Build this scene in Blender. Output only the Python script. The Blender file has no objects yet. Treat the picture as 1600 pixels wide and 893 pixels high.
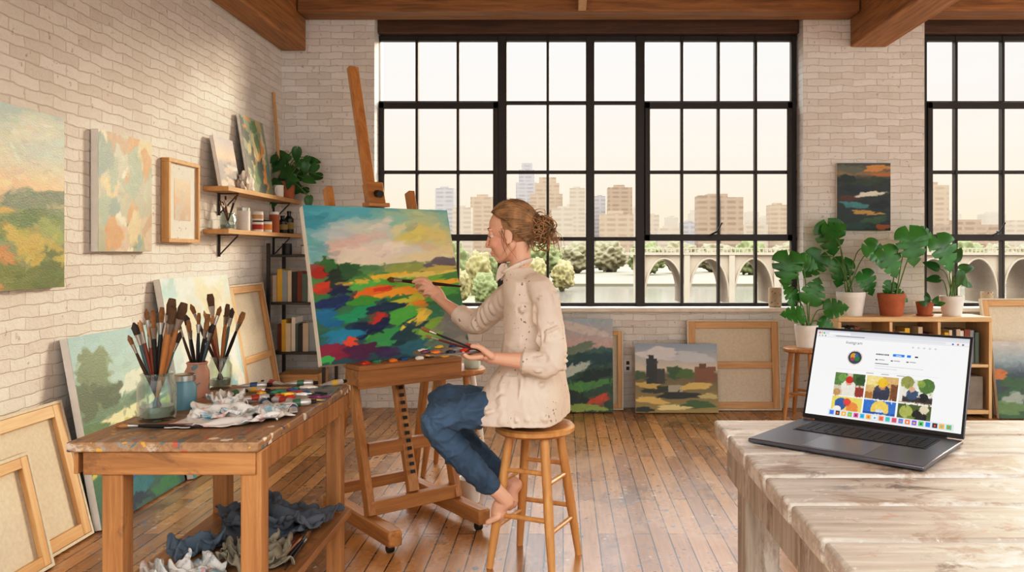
import bpy, bmesh, math, random
import numpy as np
from mathutils import Vector as V, Matrix, noise
R = math.radians
S = bpy.context.scene
C = S.collection
F, CX, CY, HC = 1250.0, 880.0, 395.0, 1.2
random.seed(7)
def P(px, py, D): return V(((px-CX)/F*D, D, HC-(py-CY)/F*D))
def lin1(c):
    c = c/255.0
    return c/12.92 if c <= .04045 else ((c+.055)/1.055)**2.4
def L(c): return (lin1(c[0]), lin1(c[1]), lin1(c[2]), 1.0)

# ------------------------------------------------------------------ tagging
def tag(o, label=None, cat=None, group=None, kind=None):
    if label: o['label'] = label
    if cat: o['category'] = cat
    if group: o['group'] = group
    if kind: o['kind'] = kind
    return o
def empty(name, loc, rz=0, label=None, cat=None, group=None, kind=None):
    o = bpy.data.objects.new(name, None); C.objects.link(o)
    o.location = loc; o.rotation_euler = (0, 0, rz); o.empty_display_size = .05
    return tag(o, label, cat, group, kind)
def copy_tree(o, parent=None):
    c = o.copy(); C.objects.link(c)
    if parent: c.parent = parent
    for ch in list(o.children): copy_tree(ch, c)
    return c
def link(name, me, mats, parent=None, smooth=35, bevel=0):
    o = bpy.data.objects.new(name, me); C.objects.link(o)
    for m in (mats if isinstance(mats, (list, tuple)) else [mats]): me.materials.append(m)
    if smooth and len(me.polygons):
        me.polygons.foreach_set('use_smooth', [True]*len(me.polygons))
        if smooth < 179: me.set_sharp_from_angle(angle=R(smooth))
    if bevel:
        b = o.modifiers.new('bevel', 'BEVEL'); b.width = bevel; b.segments = 2; b.limit_method = 'ANGLE'; b.angle_limit = R(50)
    if parent: o.parent = parent
    return o
def catmull(pts, rad, sub):
    op, orr = [], []
    n = len(pts)
    for i in range(n-1):
        p0, p1, p2, p3 = pts[max(i-1, 0)], pts[i], pts[i+1], pts[min(i+2, n-1)]
        for k in range(sub):
            t = k/sub
            op.append(.5*((2*p1)+(p2-p0)*t+(2*p0-5*p1+4*p2-p3)*t*t+(3*p1-p0-3*p2+p3)*t**3))
            orr.append(rad[i]+(rad[i+1]-rad[i])*(t*t*(3-2*t)))
    op.append(pts[-1]); orr.append(rad[-1])
    return op, orr

class MB:
    def __init__(s): s.bm = bmesh.new(); s.mi = 0
    def face(s, vs):
        try:
            f = s.bm.faces.new(vs); f.material_index = s.mi; return f
        except ValueError: return None
    def box(s, x0, x1, y0, y1, z0, z1, M=None):
        vs = []
        for z in (z0, z1):
            for x, y in ((x0, y0), (x1, y0), (x1, y1), (x0, y1)):
                p = V((x, y, z)); vs.append(s.bm.verts.new(M @ p if M else p))
        for f in ((3, 2, 1, 0), (4, 5, 6, 7), (0, 1, 5, 4), (1, 2, 6, 5), (2, 3, 7, 6), (3, 0, 4, 7)): s.face([vs[i] for i in f])
        return s
    def bar(s, p0, p1, w, h, up=(0, 0, 1)):
        p0, p1 = V(p0), V(p1); d = p1-p0; l = d.length; z = d.normalized()
        x = V(up).cross(z)
        if x.length < 1e-4: x = V((1, 0, 0)).cross(z)
        x.normalize(); y = z.cross(x)
        M = Matrix((x, y, z)).transposed().to_4x4(); M.translation = p0
        return s.box(-w/2, w/2, -h/2, h/2, 0, l, M)
    def tube(s, pts, rad, seg=8, sub=0, rnd=False, ratio=1.0, ref=None):
        pts = [V(p) for p in pts]
        rad = [rad]*len(pts) if isinstance(rad, (int, float)) else list(rad)
        if sub: pts, rad = catmull(pts, rad, sub)
        n = len(pts); tang = []
        for i in range(n):
            t = pts[min(i+1, n-1)]-pts[max(i-1, 0)]
            tang.append(t.normalized() if t.length > 1e-9 else V((0, 0, 1)))
        x = V(ref) if ref else (V((0, 0, 1)) if abs(tang[0].z) < .9 else V((1, 0, 0)))
        rings = []
        def ring(c, t, x, r):
            y = t.cross(x)
            return [s.bm.verts.new(c+x*(r*math.cos(2*math.pi*k/seg))+y*(r*ratio*math.sin(2*math.pi*k/seg))) for k in range(seg)]
        def ortho(x, t):
            x = x-t*x.dot(t)
            if x.length < 1e-5: x = t.orthogonal()
            return x.normalized()
        x = ortho(x, tang[0]); tip0 = tip1 = None
        if rnd:
            t, r, c = tang[0], rad[0], pts[0]
            tip0 = s.bm.verts.new(c-t*r)
            for a in (25, 55): rings.append(ring(c-t*r*math.cos(R(a)), t, x, r*math.sin(R(a))))
        for i in range(n):
            x = ortho(x, tang[i]); rings.append(ring(pts[i], tang[i], x, rad[i]))
        if rnd:
            t, r, c = tang[-1], rad[-1], pts[-1]
            for a in (55, 25): rings.append(ring(c+t*r*math.cos(R(a)), t, x, r*math.sin(R(a))))
            tip1 = s.bm.verts.new(c+t*r)
        for a, b in zip(rings[:-1], rings[1:]):
            for k in range(seg): s.face([a[k], a[(k+1) % seg], b[(k+1) % seg], b[k]])
        if rnd:
            for k in range(seg):
                s.face([tip0, rings[0][(k+1) % seg], rings[0][k]]); s.face([tip1, rings[-1][k], rings[-1][(k+1) % seg]])
        else:
            s.face(rings[0][::-1]); s.face(rings[-1])
        return s
    def lathe(s, prof, seg=24, c=(0, 0, 0)):
        c = V(c); rings = []
        for r, z in prof:
            if r < 1e-6: rings.append([s.bm.verts.new(c+V((0, 0, z)))])
            else: rings.append([s.bm.verts.new(c+V((r*math.cos(2*math.pi*k/seg), r*math.sin(2*math.pi*k/seg), z))) for k in range(seg)])
        for a, b in zip(rings[:-1], rings[1:]):
            for k in range(seg):
                k2 = (k+1) % seg
                if len(a) == 1 and len(b) == 1: continue
                if len(a) == 1: s.face([a[0], b[k2], b[k]])
                elif len(b) == 1: s.face([a[k], a[k2], b[0]])
                else: s.face([a[k], a[k2], b[k2], b[k]])
        if len(rings[0]) > 1: s.face(rings[0][::-1])
        if len(rings[-1]) > 1: s.face(rings[-1])
        return s
    def ell(s, c, r, M=None, u=16, v=12):
        r = (r, r, r) if isinstance(r, (int, float)) else r
        Mx = Matrix.Translation(V(c)) @ Matrix.Diagonal((r[0], r[1], r[2], 1))
        if M: Mx = M @ Mx
        ret = bmesh.ops.create_uvsphere(s.bm, u_segments=u, v_segments=v, radius=1, matrix=Mx)
        for f in {f for vv in ret['verts'] for f in vv.link_faces}: f.material_index = s.mi
        return s
    def rings(s, lst, f, l, seg=28):
        rg = []
        for it in lst:
            c, a, b = it[:3]; pw = it[3] if len(it) > 3 else 1.0; row = []
            for k in range(seg):
                cc, ss = math.cos(2*math.pi*k/seg), math.sin(2*math.pi*k/seg)
                row.append(s.bm.verts.new(V(c)+f*(a*math.copysign(abs(cc)**pw, cc))+l*(b*math.copysign(abs(ss)**pw, ss))))
            rg.append(row)
        for a, b in zip(rg[:-1], rg[1:]):
            for k in range(seg): s.face([a[k], a[(k+1) % seg], b[(k+1) % seg], b[k]])
        s.face(rg[0][::-1]); s.face(rg[-1]); return s
    def crumple(s, c, rx, ry, rz, seed=0, amp=.4, sub=5):
        ret = bmesh.ops.create_icosphere(s.bm, subdivisions=sub, radius=1)
        off = V((seed*3.1, seed*1.7, seed*.9)); c = V(c)
        for v in ret['verts']:
            p = v.co.copy()
            q = p*1.3+off; q += noise.noise_vector(q*1.2)*.5
            n1 = 1-2*abs(noise.noise(q*1.1)); n2 = noise.noise(q*2.4+off)
            k = 1+amp*(n1-.4)+amp*.45*n2
            v.co = c+V((rx*p.x*k, ry*p.y*k, max(0, rz*(p.z*.75+.3)*k)))
        return s
    def leaf(s, base, d, nrm, Ln, W, split=False, droop=.25, n=24):
        base, d, nrm = V(base), V(d).normalized(), V(nrm)
        side = d.cross(nrm)
        if side.length < .05: side = d.cross(V((.3, -1, .2)))
        side.normalize(); nrm = side.cross(d); rows = []
        for i in range(n+1):
            t = i/n; w = W*max(.001, math.sin(math.pi*min(.999, t**.6+.02)))**.75
            e = w*(.5 if (split and i % 5 == 3 and .2 < t < .9) else 1)
            c = base+d*(Ln*t)-nrm*(droop*Ln*t*t)
            back = -d*(Ln*.2*(1-t)**2)
            row = []
            for sg in (-1, 1):
                row.append((s.bm.verts.new(c+side*(sg*w*.45)+nrm*(.14*w)+back*.5), s.bm.verts.new(c+side*(sg*e)+nrm*(.1*e)+back)))
            rows.append((row[0][1], row[0][0], s.bm.verts.new(c), row[1][0], row[1][1]))
        for a, b in zip(rows[:-1], rows[1:]):
            for k in range(4): s.face([a[k], a[k+1], b[k+1], b[k]])
        return s
    def mesh(s, name, recalc=True):
        if recalc: bmesh.ops.recalc_face_normals(s.bm, faces=s.bm.faces[:])
        me = bpy.data.meshes.new(name); s.bm.to_mesh(me); s.bm.free(); return me
    def done(s, name, mats, parent=None, smooth=35, bevel=0, loc=None):
        o = link(name, s.mesh(name), mats, parent, smooth, bevel)
        if loc is not None: o.location = loc
        return o
def fuse(mb, voxel, it=4):
    o = bpy.data.objects.new('tmp', mb.mesh('tmp')); C.objects.link(o)
    m = o.modifiers.new('r', 'REMESH'); m.mode = 'VOXEL'; m.voxel_size = voxel
    if it:
        sm = o.modifiers.new('s', 'SMOOTH'); sm.iterations = it; sm.factor = .5
    bpy.context.view_layer.update()
    me = bpy.data.meshes.new_from_object(o.evaluated_get(bpy.context.evaluated_depsgraph_get()))
    bpy.data.objects.remove(o); return me
def sim_cloth(seed, w, h, amp, frames=26, n=36):
    off = V((seed*3.7, seed*1.3, seed*.4)); X = []
    for j in range(n+1):
        for i in range(n+1):
            u, v = i/n-.5, j/n-.5
            q = V((u*2.0, v*2.0, 0))+off; q += noise.noise_vector(q)*.6
            f1 = 1-2*abs(noise.noise(q*1.5)); f2 = noise.noise(q*3.5)
            X.append((u*w*(1+.25*f2), v*h*(1+.25*f1), .02+amp*(1+f1)+amp*.5*f2))
    fc = [(j*(n+1)+i, j*(n+1)+i+1, (j+1)*(n+1)+i+1, (j+1)*(n+1)+i) for j in range(n) for i in range(n)]
    me = bpy.data.meshes.new('c'); me.from_pydata(X, [], fc)
    o = bpy.data.objects.new('c', me); C.objects.link(o)
    pm = bpy.data.meshes.new('p'); pm.from_pydata([(-1, -1, 0), (1, -1, 0), (1, 1, 0), (-1, 1, 0)], [], [(0, 1, 2, 3)])
    p = bpy.data.objects.new('p', pm); C.objects.link(p)
    p.modifiers.new('col', 'COLLISION'); p.collision.thickness_outer = .004; p.collision.cloth_friction = 30
    m = o.modifiers.new('cl', 'CLOTH'); s = m.settings; s.quality = 6; s.mass = .12; s.tension_stiffness = 10; s.compression_stiffness = 10; s.shear_stiffness = 4; s.bending_stiffness = .05; s.air_damping = 2
    m.collision_settings.collision_quality = 2; m.collision_settings.distance_min = .004; m.collision_settings.use_self_collision = True; m.collision_settings.self_distance_min = .004
    m.point_cache.frame_start = 1; m.point_cache.frame_end = frames
    for f in range(1, frames+1): S.frame_set(f)
    me2 = bpy.data.meshes.new_from_object(o.evaluated_get(bpy.context.evaluated_depsgraph_get()))
    bpy.data.objects.remove(o); bpy.data.objects.remove(p); S.frame_set(1)
    return [v.co.copy() for v in me2.vertices], fc

# ------------------------------------------------------------------ materials
def nodes(name):
    m = bpy.data.materials.new(name); m.use_nodes = True
    return m, m.node_tree, m.node_tree.nodes['Principled BSDF']
def nd(nt, t, ins=None, **kw):
    n = nt.nodes.new(t)
    for k, v in kw.items(): setattr(n, k, v)
    for k, v in (ins or {}).items():
        if hasattr(v, 'is_output'): nt.links.new(v, n.inputs[k])
        else: n.inputs[k].default_value = v
    return n
def mixc(nt, fac, a, b, blend='MIX'):
    n = nt.nodes.new('ShaderNodeMix'); n.data_type = 'RGBA'; n.blend_type = blend
    for i, v in ((0, fac), (6, a), (7, b)):
        if hasattr(v, 'is_output'): nt.links.new(v, n.inputs[i])
        else: n.inputs[i].default_value = v
    return n.outputs[2]
def mth(nt, op, a, b=0.0, clamp=False):
    n = nt.nodes.new('ShaderNodeMath'); n.operation = op; n.use_clamp = clamp
    for i, v in ((0, a), (1, b)):
        if hasattr(v, 'is_output'): nt.links.new(v, n.inputs[i])
        else: n.inputs[i].default_value = v
    return n.outputs[0]
def ocoord(nt, scale=(1, 1, 1), off=(0, 0, 0)):
    t = nd(nt, 'ShaderNodeTexCoord')
    return nd(nt, 'ShaderNodeMapping', {0: t.outputs['Object'], 1: off, 3: scale}).outputs[0]
def bumpn(nt, b, h, strength, dist=.01):
    n = nd(nt, 'ShaderNodeBump', {'Height': h, 'Strength': strength, 'Distance': dist}); nt.links.new(n.outputs[0], b.inputs['Normal'])
def mul(c, k): return (min(1, c[0]*k), min(1, c[1]*k), min(1, c[2]*k), 1)
def splat(nt, vec, base, cols):
    dn = nd(nt, 'ShaderNodeTexNoise', {'Vector': vec, 'Scale': 35.0, 'Detail': 2.0})
    dv = nd(nt, 'ShaderNodeVectorMath', {0: dn.outputs['Color'], 1: (.03, .03, .03)}, operation='MULTIPLY').outputs[0]
    for i, (c, sc, thr, dens) in enumerate(cols):
        vv = nd(nt, 'ShaderNodeVectorMath', {0: vec, 1: dv}, operation='ADD').outputs[0]
        vv = nd(nt, 'ShaderNodeVectorMath', {0: vv, 1: (i*3.7+.3, i*1.9, i*5.1)}, operation='ADD').outputs[0]
        vo = nd(nt, 'ShaderNodeTexVoronoi', {'Vector': vv, 'Scale': sc})
        rr = nd(nt, 'ShaderNodeSeparateColor', {0: vo.outputs['Color']}).outputs[0]
        m = mth(nt, 'LESS_THAN', vo.outputs['Distance'], mth(nt, 'MULTIPLY', mth(nt, 'POWER', rr, 3.0), thr))
        no = nd(nt, 'ShaderNodeTexNoise', {'Vector': vv, 'Scale': sc*.12, 'Detail': 1.0}).outputs[0]
        base = mixc(nt, mth(nt, 'MULTIPLY', mth(nt, 'MULTIPLY', m, mth(nt, 'GREATER_THAN', no, 1-dens)), .8), base, L(c))
    return base
def smear(nt, vec, base, cols):
    for i, (c, sc, lo, amt) in enumerate(cols):
        vv = nd(nt, 'ShaderNodeVectorMath', {0: vec, 1: (i*7.3+1, i*2.9, i*4.1)}, operation='ADD').outputs[0]
        n = nd(nt, 'ShaderNodeTexNoise', {'Vector': vv, 'Scale': float(sc), 'Detail': 7.0, 'Roughness': .72, 'Distortion': .5}).outputs[0]
        m = mth(nt, 'MULTIPLY', mth(nt, 'SUBTRACT', n, lo), 14.0, True)
        base = mixc(nt, mth(nt, 'MULTIPLY', m, amt), base, L(c))
    return base
def PM(name, col, rough=.5, var=.15, scale=14, bump=0, metal=0, stretch=(1, 1, 1), spl=None, spec=.5, bscale=None, smr=None):
    m, nt, b = nodes(name); c = L(col)
    vec = ocoord(nt, stretch)
    n = nd(nt, 'ShaderNodeTexNoise', {'Vector': vec, 'Scale': float(scale), 'Detail': 4.0})
    f = mth(nt, 'SUBTRACT', mth(nt, 'MULTIPLY', n.outputs[0], 2.2), .6)
    f = nd(nt, 'ShaderNodeClamp', {0: f}).outputs[0]
    base = mixc(nt, f, mul(c, 1-var), mul(c, 1+var))
    if smr: base = smear(nt, ocoord(nt), base, smr)
    if spl: base = splat(nt, ocoord(nt), base, spl)
    nt.links.new(base, b.inputs['Base Color'])
    b.inputs['Roughness'].default_value = rough; b.inputs['Metallic'].default_value = metal; b.inputs['Specular IOR Level'].default_value = spec
    if bump:
        n2 = nd(nt, 'ShaderNodeTexNoise', {'Vector': vec, 'Scale': float(bscale or scale*2), 'Detail': 3.0})
        bumpn(nt, b, n2.outputs[0], bump, .004)
    return m
def WOOD(name, c1, c2, axis='z', rough=.45, sc=1.0, spl=None, bump=.15, smr=None, sst=.45):
    m, nt, b = nodes(name)
    st = {'x': (1.5, 22, 22), 'y': (22, 1.5, 22), 'z': (22, 22, 1.5)}[axis]
    vec = ocoord(nt, tuple(v*sc for v in st))
    n = nd(nt, 'ShaderNodeTexNoise', {'Vector': vec, 'Scale': 1.6, 'Detail': 6.0, 'Roughness': .65, 'Distortion': .6})
    f = nd(nt, 'ShaderNodeClamp', {0: mth(nt, 'SUBTRACT', mth(nt, 'MULTIPLY', n.outputs[0], 2.4), .7)}).outputs[0]
    base = mixc(nt, f, L(c1), L(c2))
    if smr: base = smear(nt, ocoord(nt, {'x': (sst, 1, 1), 'y': (1, sst, 1), 'z': (1, 1, sst)}[axis]), base, smr)
    if spl: base = splat(nt, ocoord(nt), base, spl)
    nt.links.new(base, b.inputs['Base Color']); b.inputs['Roughness'].default_value = rough
    bumpn(nt, b, n.outputs[0], bump, .004)
    return m
def AM(name, rough=.5, bump=.2, emit=0):
    m, nt, b = nodes(name)
    a = nd(nt, 'ShaderNodeAttribute', attribute_name='col')
    n = nd(nt, 'ShaderNodeTexNoise', {'Vector': ocoord(nt, (30, 30, 60)), 'Scale': 3.0, 'Detail': 3.0})
    if emit:
        nt.links.new(a.outputs['Color'], b.inputs['Emission Color']); b.inputs['Emission Strength'].default_value = emit
        b.inputs['Base Color'].default_value = (.01, .01, .01, 1)
    else:
        nt.links.new(a.outputs['Color'], b.inputs['Base Color'])
        if bump: bumpn(nt, b, n.outputs[0], bump, .003)
    b.inputs['Roughness'].default_value = rough
    return m
def GLASS(name, tint, gl=.12):
    m, nt, b = nodes(name); nt.nodes.remove(b); out = nt.nodes['Material Output']
    n = nd(nt, 'ShaderNodeTexNoise', {'Vector': ocoord(nt), 'Scale': 9.0})
    t = nd(nt, 'ShaderNodeBsdfTransparent', {0: tint}); g = nd(nt, 'ShaderNodeBsdfGlossy', {'Color': (1, 1, 1, 1), 'Roughness': .05})
    lw = nd(nt, 'ShaderNodeLayerWeight', {0: .25})
    fac = mth(nt, 'ADD', mth(nt, 'MULTIPLY', lw.outputs['Facing'], gl*2), mth(nt, 'MULTIPLY', n.outputs[0], gl*.15))
    mx = nd(nt, 'ShaderNodeMixShader', {0: fac, 1: t.outputs[0], 2: g.outputs[0]}); nt.links.new(mx.outputs[0], out.inputs[0])
    return m
def BRICK(name, horiz):
    m, nt, b = nodes(name)
    sp = nd(nt, 'ShaderNodeSeparateXYZ', {0: nd(nt, 'ShaderNodeTexCoord').outputs['Object']})
    wob = nd(nt, 'ShaderNodeTexNoise', {'Vector': ocoord(nt), 'Scale': 9.0, 'Detail': 4.0})
    ww = mth(nt, 'MULTIPLY', mth(nt, 'SUBTRACT', wob.outputs[0], .5), .034)
    vec = nd(nt, 'ShaderNodeCombineXYZ', {0: mth(nt, 'ADD', sp.outputs[horiz], ww), 1: mth(nt, 'ADD', sp.outputs[2], ww), 2: 0.0}).outputs[0]
    br = nd(nt, 'ShaderNodeTexBrick', {'Vector': vec, 'Color1': L((242, 240, 236)), 'Color2': L((226, 222, 215)), 'Mortar': L((226, 221, 213)), 'Scale': 1.0,
        'Mortar Size': .0040, 'Mortar Smooth': .9, 'Bias': -.2, 'Brick Width': .18, 'Row Height': .052})
    n = nd(nt, 'ShaderNodeTexNoise', {'Vector': ocoord(nt), 'Scale': 2.6, 'Detail': 8.0, 'Roughness': .75})
    n2 = nd(nt, 'ShaderNodeTexNoise', {'Vector': ocoord(nt), 'Scale': 26.0, 'Detail': 5.0, 'Roughness': .7})
    base = mixc(nt, mth(nt, 'MULTIPLY', n.outputs[0], .42), br.outputs['Color'], L((198, 190, 178)), 'MULTIPLY')
    base = mixc(nt, mth(nt, 'MULTIPLY', mth(nt, 'GREATER_THAN', n2.outputs[0], .655), .5), base, L((140, 120, 100)))
    nt.links.new(base, b.inputs['Base Color']); b.inputs['Roughness'].default_value = .6
    h = mth(nt, 'ADD', mth(nt, 'MULTIPLY', mth(nt, 'SUBTRACT', 1.0, br.outputs['Fac']), .8), mth(nt, 'MULTIPLY', n2.outputs[0], 1.4))
    bumpn(nt, b, h, .52, .010)
    return m
def FLOORM():
    m, nt, b = nodes('plank_floor')
    sp = nd(nt, 'ShaderNodeSeparateXYZ', {0: nd(nt, 'ShaderNodeTexCoord').outputs['Object']})
    vec = nd(nt, 'ShaderNodeCombineXYZ', {0: sp.outputs[1], 1: sp.outputs[0], 2: 0.0}).outputs[0]
    br = nd(nt, 'ShaderNodeTexBrick', {'Vector': vec, 'Color1': L((198, 148, 92)), 'Color2': L((142, 100, 60)), 'Mortar': L((36, 25, 16)), 'Scale': 1.0,
        'Mortar Size': .0028, 'Mortar Smooth': .2, 'Bias': 0.0, 'Brick Width': 1.3, 'Row Height': .075}, offset=.37)
    g = nd(nt, 'ShaderNodeTexNoise', {'Vector': ocoord(nt, (38, 2.2, 1)), 'Scale': 1.5, 'Detail': 6.0, 'Roughness': .7})
    base = mixc(nt, .6, br.outputs['Color'], nd(nt, 'ShaderNodeValToRGB', {0: g.outputs[0]}).outputs[0], 'OVERLAY')
    w = nd(nt, 'ShaderNodeTexNoise', {'Vector': ocoord(nt), 'Scale': 1.7, 'Detail': 5.0, 'Roughness': .65})
    base = smear(nt, ocoord(nt, (1, .5, 1)), base, [((196, 160, 116), 3.2, .53, .4), ((76, 56, 40), 2.4, .55, .5), ((160, 162, 156), 7, .63, .5), ((80, 104, 114), 6, .65, .5), ((66, 48, 36), 9, .62, .5)])
    base = splat(nt, ocoord(nt), base, [((200, 196, 186), 30, .34, .42), ((80, 114, 124), 22, .34, .43), ((50, 60, 66), 34, .38, .46), ((84, 120, 150), 44, .38, .42)])
    nt.links.new(base, b.inputs['Base Color'])
    nt.links.new(mth(nt, 'ADD', mth(nt, 'MULTIPLY', w.outputs[0], .34), .10), b.inputs['Roughness']); b.inputs['Specular IOR Level'].default_value = .65
    bumpn(nt, b, mth(nt, 'ADD', mth(nt, 'MULTIPLY', br.outputs['Fac'], -1.0), mth(nt, 'MULTIPLY', g.outputs[0], .3)), .2, .003)
    return m
def dim(c, k=.62): return tuple(v*k for v in c)
def BLDG(name, wall, win, bw=9.0, rh=4.2):
    m, nt, b = nodes(name)
    sp = nd(nt, 'ShaderNodeSeparateXYZ', {0: nd(nt, 'ShaderNodeTexCoord').outputs['Object']})
    vec = nd(nt, 'ShaderNodeCombineXYZ', {0: mth(nt, 'ADD', sp.outputs[0], sp.outputs[1]), 1: sp.outputs[2], 2: 0.0}).outputs[0]
    br = nd(nt, 'ShaderNodeTexBrick', {'Vector': vec, 'Color1': L(dim(win)), 'Color2': L(dim(wall)), 'Mortar': L(dim(wall)), 'Scale': 1.0, 'Mortar Size': 1.1, 'Mortar Smooth': .1, 'Bias': -.3, 'Brick Width': bw, 'Row Height': rh}, offset=0.0)
    nt.links.new(br.outputs['Color'], b.inputs['Base Color']); b.inputs['Roughness'].default_value = .95
    return m

SPL = [((70, 120, 130), 34, .5, .5), ((190, 90, 70), 44, .5, .45), ((235, 230, 215), 30, .5, .5), ((60, 80, 130), 46, .5, .45), ((220, 170, 70), 50, .5, .45)]
m_brl = BRICK('white_brick_left', 1); m_brb = BRICK('white_brick_back', 0)
m_floor = FLOORM()
m_beam = WOOD('timber_beam_y', (134, 90, 50), (194, 142, 86), 'y', .55); m_beamx = WOOD('timber_beam_x', (118, 80, 46), (178, 128, 78), 'x', .55)
m_lint = WOOD('dark_lintel', (66, 44, 30), (108, 72, 46), 'x', .5)
m_bronze = PM('window_bronze', (48, 40, 33), .45, .15)
m_glass = GLASS('window_glass', (.98, .98, .98, 1), .04)
m_jar = GLASS('jar_glass', (.88, .94, .93, 1), .35)
m_sill = PM('sill_paint', (228, 220, 206), .55, .1, bump=.1)
m_pine = WOOD('pine', (192, 146, 92), (222, 182, 130), 'z', .45); m_pinex = WOOD('pine_x', (192, 146, 92), (222, 182, 130), 'x', .45); m_piney = WOOD('pine_y', (188, 142, 88), (218, 176, 122), 'y', .45)
m_easel = WOOD('easel_beech', (156, 104, 58), (200, 148, 90), 'z', .4); m_easelx = WOOD('easel_beech_x', (152, 102, 58), (196, 144, 88), 'x', .4); m_easely = WOOD('easel_beech_y', (152, 102, 58), (196, 144, 88), 'y', .4)
m_tray = WOOD('tray_wood', (136, 92, 52), (184, 132, 80), 'x', .5, smr=[((80, 110, 120), 12, .63, .6), ((180, 90, 60), 14, .65, .6)])
m_stool = WOOD('stool_wood', (188, 134, 78), (220, 170, 108), 'z', .35)
m_tab = WOOD('work_table', (138, 94, 54), (192, 142, 88), 'z', .5, smr=[((92, 66, 46), 7, .58, .5)])
m_tabx = WOOD('work_table_x', (134, 92, 54), (190, 140, 88), 'x', .5, smr=[((92, 66, 46), 7, .58, .5)])
m_tabtop = WOOD('work_table_top', (124, 96, 70), (182, 146, 108), 'y', .5, spl=SPL, smr=[((80, 66, 54), 6, .55, .6), ((150, 160, 160), 9, .60, .7), ((206, 198, 184), 10, .58, .7)])
m_white_tab = WOOD('whitewash_table', (164, 152, 138), (216, 209, 198), 'x', .42, 1.0, sst=.7,
    smr=[((146, 118, 92), 6, .545, .6), ((96, 80, 66), 9, .585, .7), ((230, 225, 217), 6, .54, .7), ((112, 122, 126), 9, .61, .6), ((168, 100, 90), 13, .615, .7), ((58, 46, 38), 18, .63, .75), ((112, 142, 138), 16, .64, .65), ((236, 232, 225), 22, .60, .8), ((190, 140, 110), 20, .63, .6)], bump=.5)
m_white_leg = WOOD('whitewash_leg', (140, 127, 112), (206, 197, 184), 'z', .5, .8, smr=[((108, 88, 70), 7, .55, .65), ((226, 220, 211), 9, .55, .6), ((70, 58, 48), 13, .63, .6)], bump=.4)
m_canvas = PM('raw_canvas', (216, 206, 184), .85, .07, 60, bump=.2); m_cwhite = PM('primed_canvas', (231, 228, 220), .75, .05, 20, bump=.15, spl=[((150, 170, 168), 50, .4, .4)])
m_paint = AM('oil_paint', .42, .3)
m_metal = PM('dark_metal', (84, 80, 76), .4, .15, metal=.7); m_steel = PM('steel', (180, 178, 172), .3, .1, metal=.9); m_black = PM('black_plastic', (24, 23, 22), .4, .2)
m_terra = PM('terracotta', (180, 108, 72), .7, .15, bump=.1); m_wpot = PM('white_ceramic', (234, 231, 225), .3, .05); m_soil = PM('soil', (52, 38, 28), .95, .3, 60, bump=.6)
m_leaf = PM('leaf_green', (62, 128, 56), .26, .4, 9); m_leaf2 = PM('leaf_dark', (54, 106, 48), .3, .4, 9); m_stem = PM('stem_green', (104, 138, 70), .5, .2)
m_skin = AM('skin', .5, 0)
m_ceil = WOOD('ceiling_boards', (160, 120, 80), (204, 164, 118), 'y', .6)

# ------------------------------------------------------------------ camera, world, sun
cam = bpy.data.cameras.new('camera'); co = bpy.data.objects.new('camera', cam); C.objects.link(co)
co.location = (0, 0, HC); co.rotation_euler = (R(90), 0, 0)
cam.sensor_width = 36; cam.lens = F/1600*36; cam.shift_x = -(CX-800)/1600; cam.shift_y = (CY-446.5)/1600; cam.clip_end = 5000; cam.clip_start = .05
S.camera = co
try:
    S.view_settings.view_transform = 'Standard'; S.view_settings.look = 'None'
    vs_ = S.view_settings; vs_.use_curve_mapping = True; cm = vs_.curve_mapping; cv = cm.curves[3]
    cv.points.new(.04, .026); cv.points.new(.18, .16); cv.points.new(.45, .49); cv.points.new(.75, .84)
    cm.update()
except Exception as ex: print('view', ex)
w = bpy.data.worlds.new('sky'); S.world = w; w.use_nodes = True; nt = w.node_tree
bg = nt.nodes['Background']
sp = nd(nt, 'ShaderNodeSeparateXYZ', {0: nd(nt, 'ShaderNodeTexCoord').outputs['Generated']})
rmp = nd(nt, 'ShaderNodeValToRGB', {0: mth(nt, 'ADD', mth(nt, 'MULTIPLY', sp.outputs[2], .8), .2)})
cr = rmp.color_ramp; cr.elements[0].position = .1; cr.elements[0].color = (.62, .60, .56, 1); cr.elements[1].position = 1; cr.elements[1].color = (.84, .92, 1, 1)
for p, c in ((.2, (1, .77, .52, 1)), (.27, (1.0, .86, .69, 1)), (.36, (.99, .93, .86, 1)), (.45, (.95, .97, .99, 1)), (.6, (.9, .95, 1, 1))):
    e = cr.elements.new(p); e.color = c
back = mth(nt, 'MULTIPLY', sp.outputs[1], -1.3, True)                    # sky brightened behind the viewer, added as fill light for the room
high_fill = mth(nt, 'MULTIPLY', mth(nt, 'SUBTRACT', sp.outputs[2], .28), 5.0, True)  # unseen upper sky boosted, added light falling in through the windows
stg = mth(nt, 'ADD', mth(nt, 'ADD', mth(nt, 'MULTIPLY', back, .72), mth(nt, 'MULTIPLY', high_fill, 5.6)), 1.03)
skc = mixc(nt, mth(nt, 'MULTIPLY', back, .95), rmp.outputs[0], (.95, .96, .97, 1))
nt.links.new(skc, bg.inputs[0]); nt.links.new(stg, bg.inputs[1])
def sun(name, d, e, ang, col):
    l = bpy.data.lights.new(name, 'SUN'); l.energy = e; l.angle = R(ang); l.color = col
    o = bpy.data.objects.new(name, l); C.objects.link(o); o.rotation_euler = V(d).to_track_quat('-Z', 'Y').to_euler(); o.location = (3, 9, 6)
sun('evening_sun', (-.62, -.72, -.26), 3.8, 14, (1, .82, .60))

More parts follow.
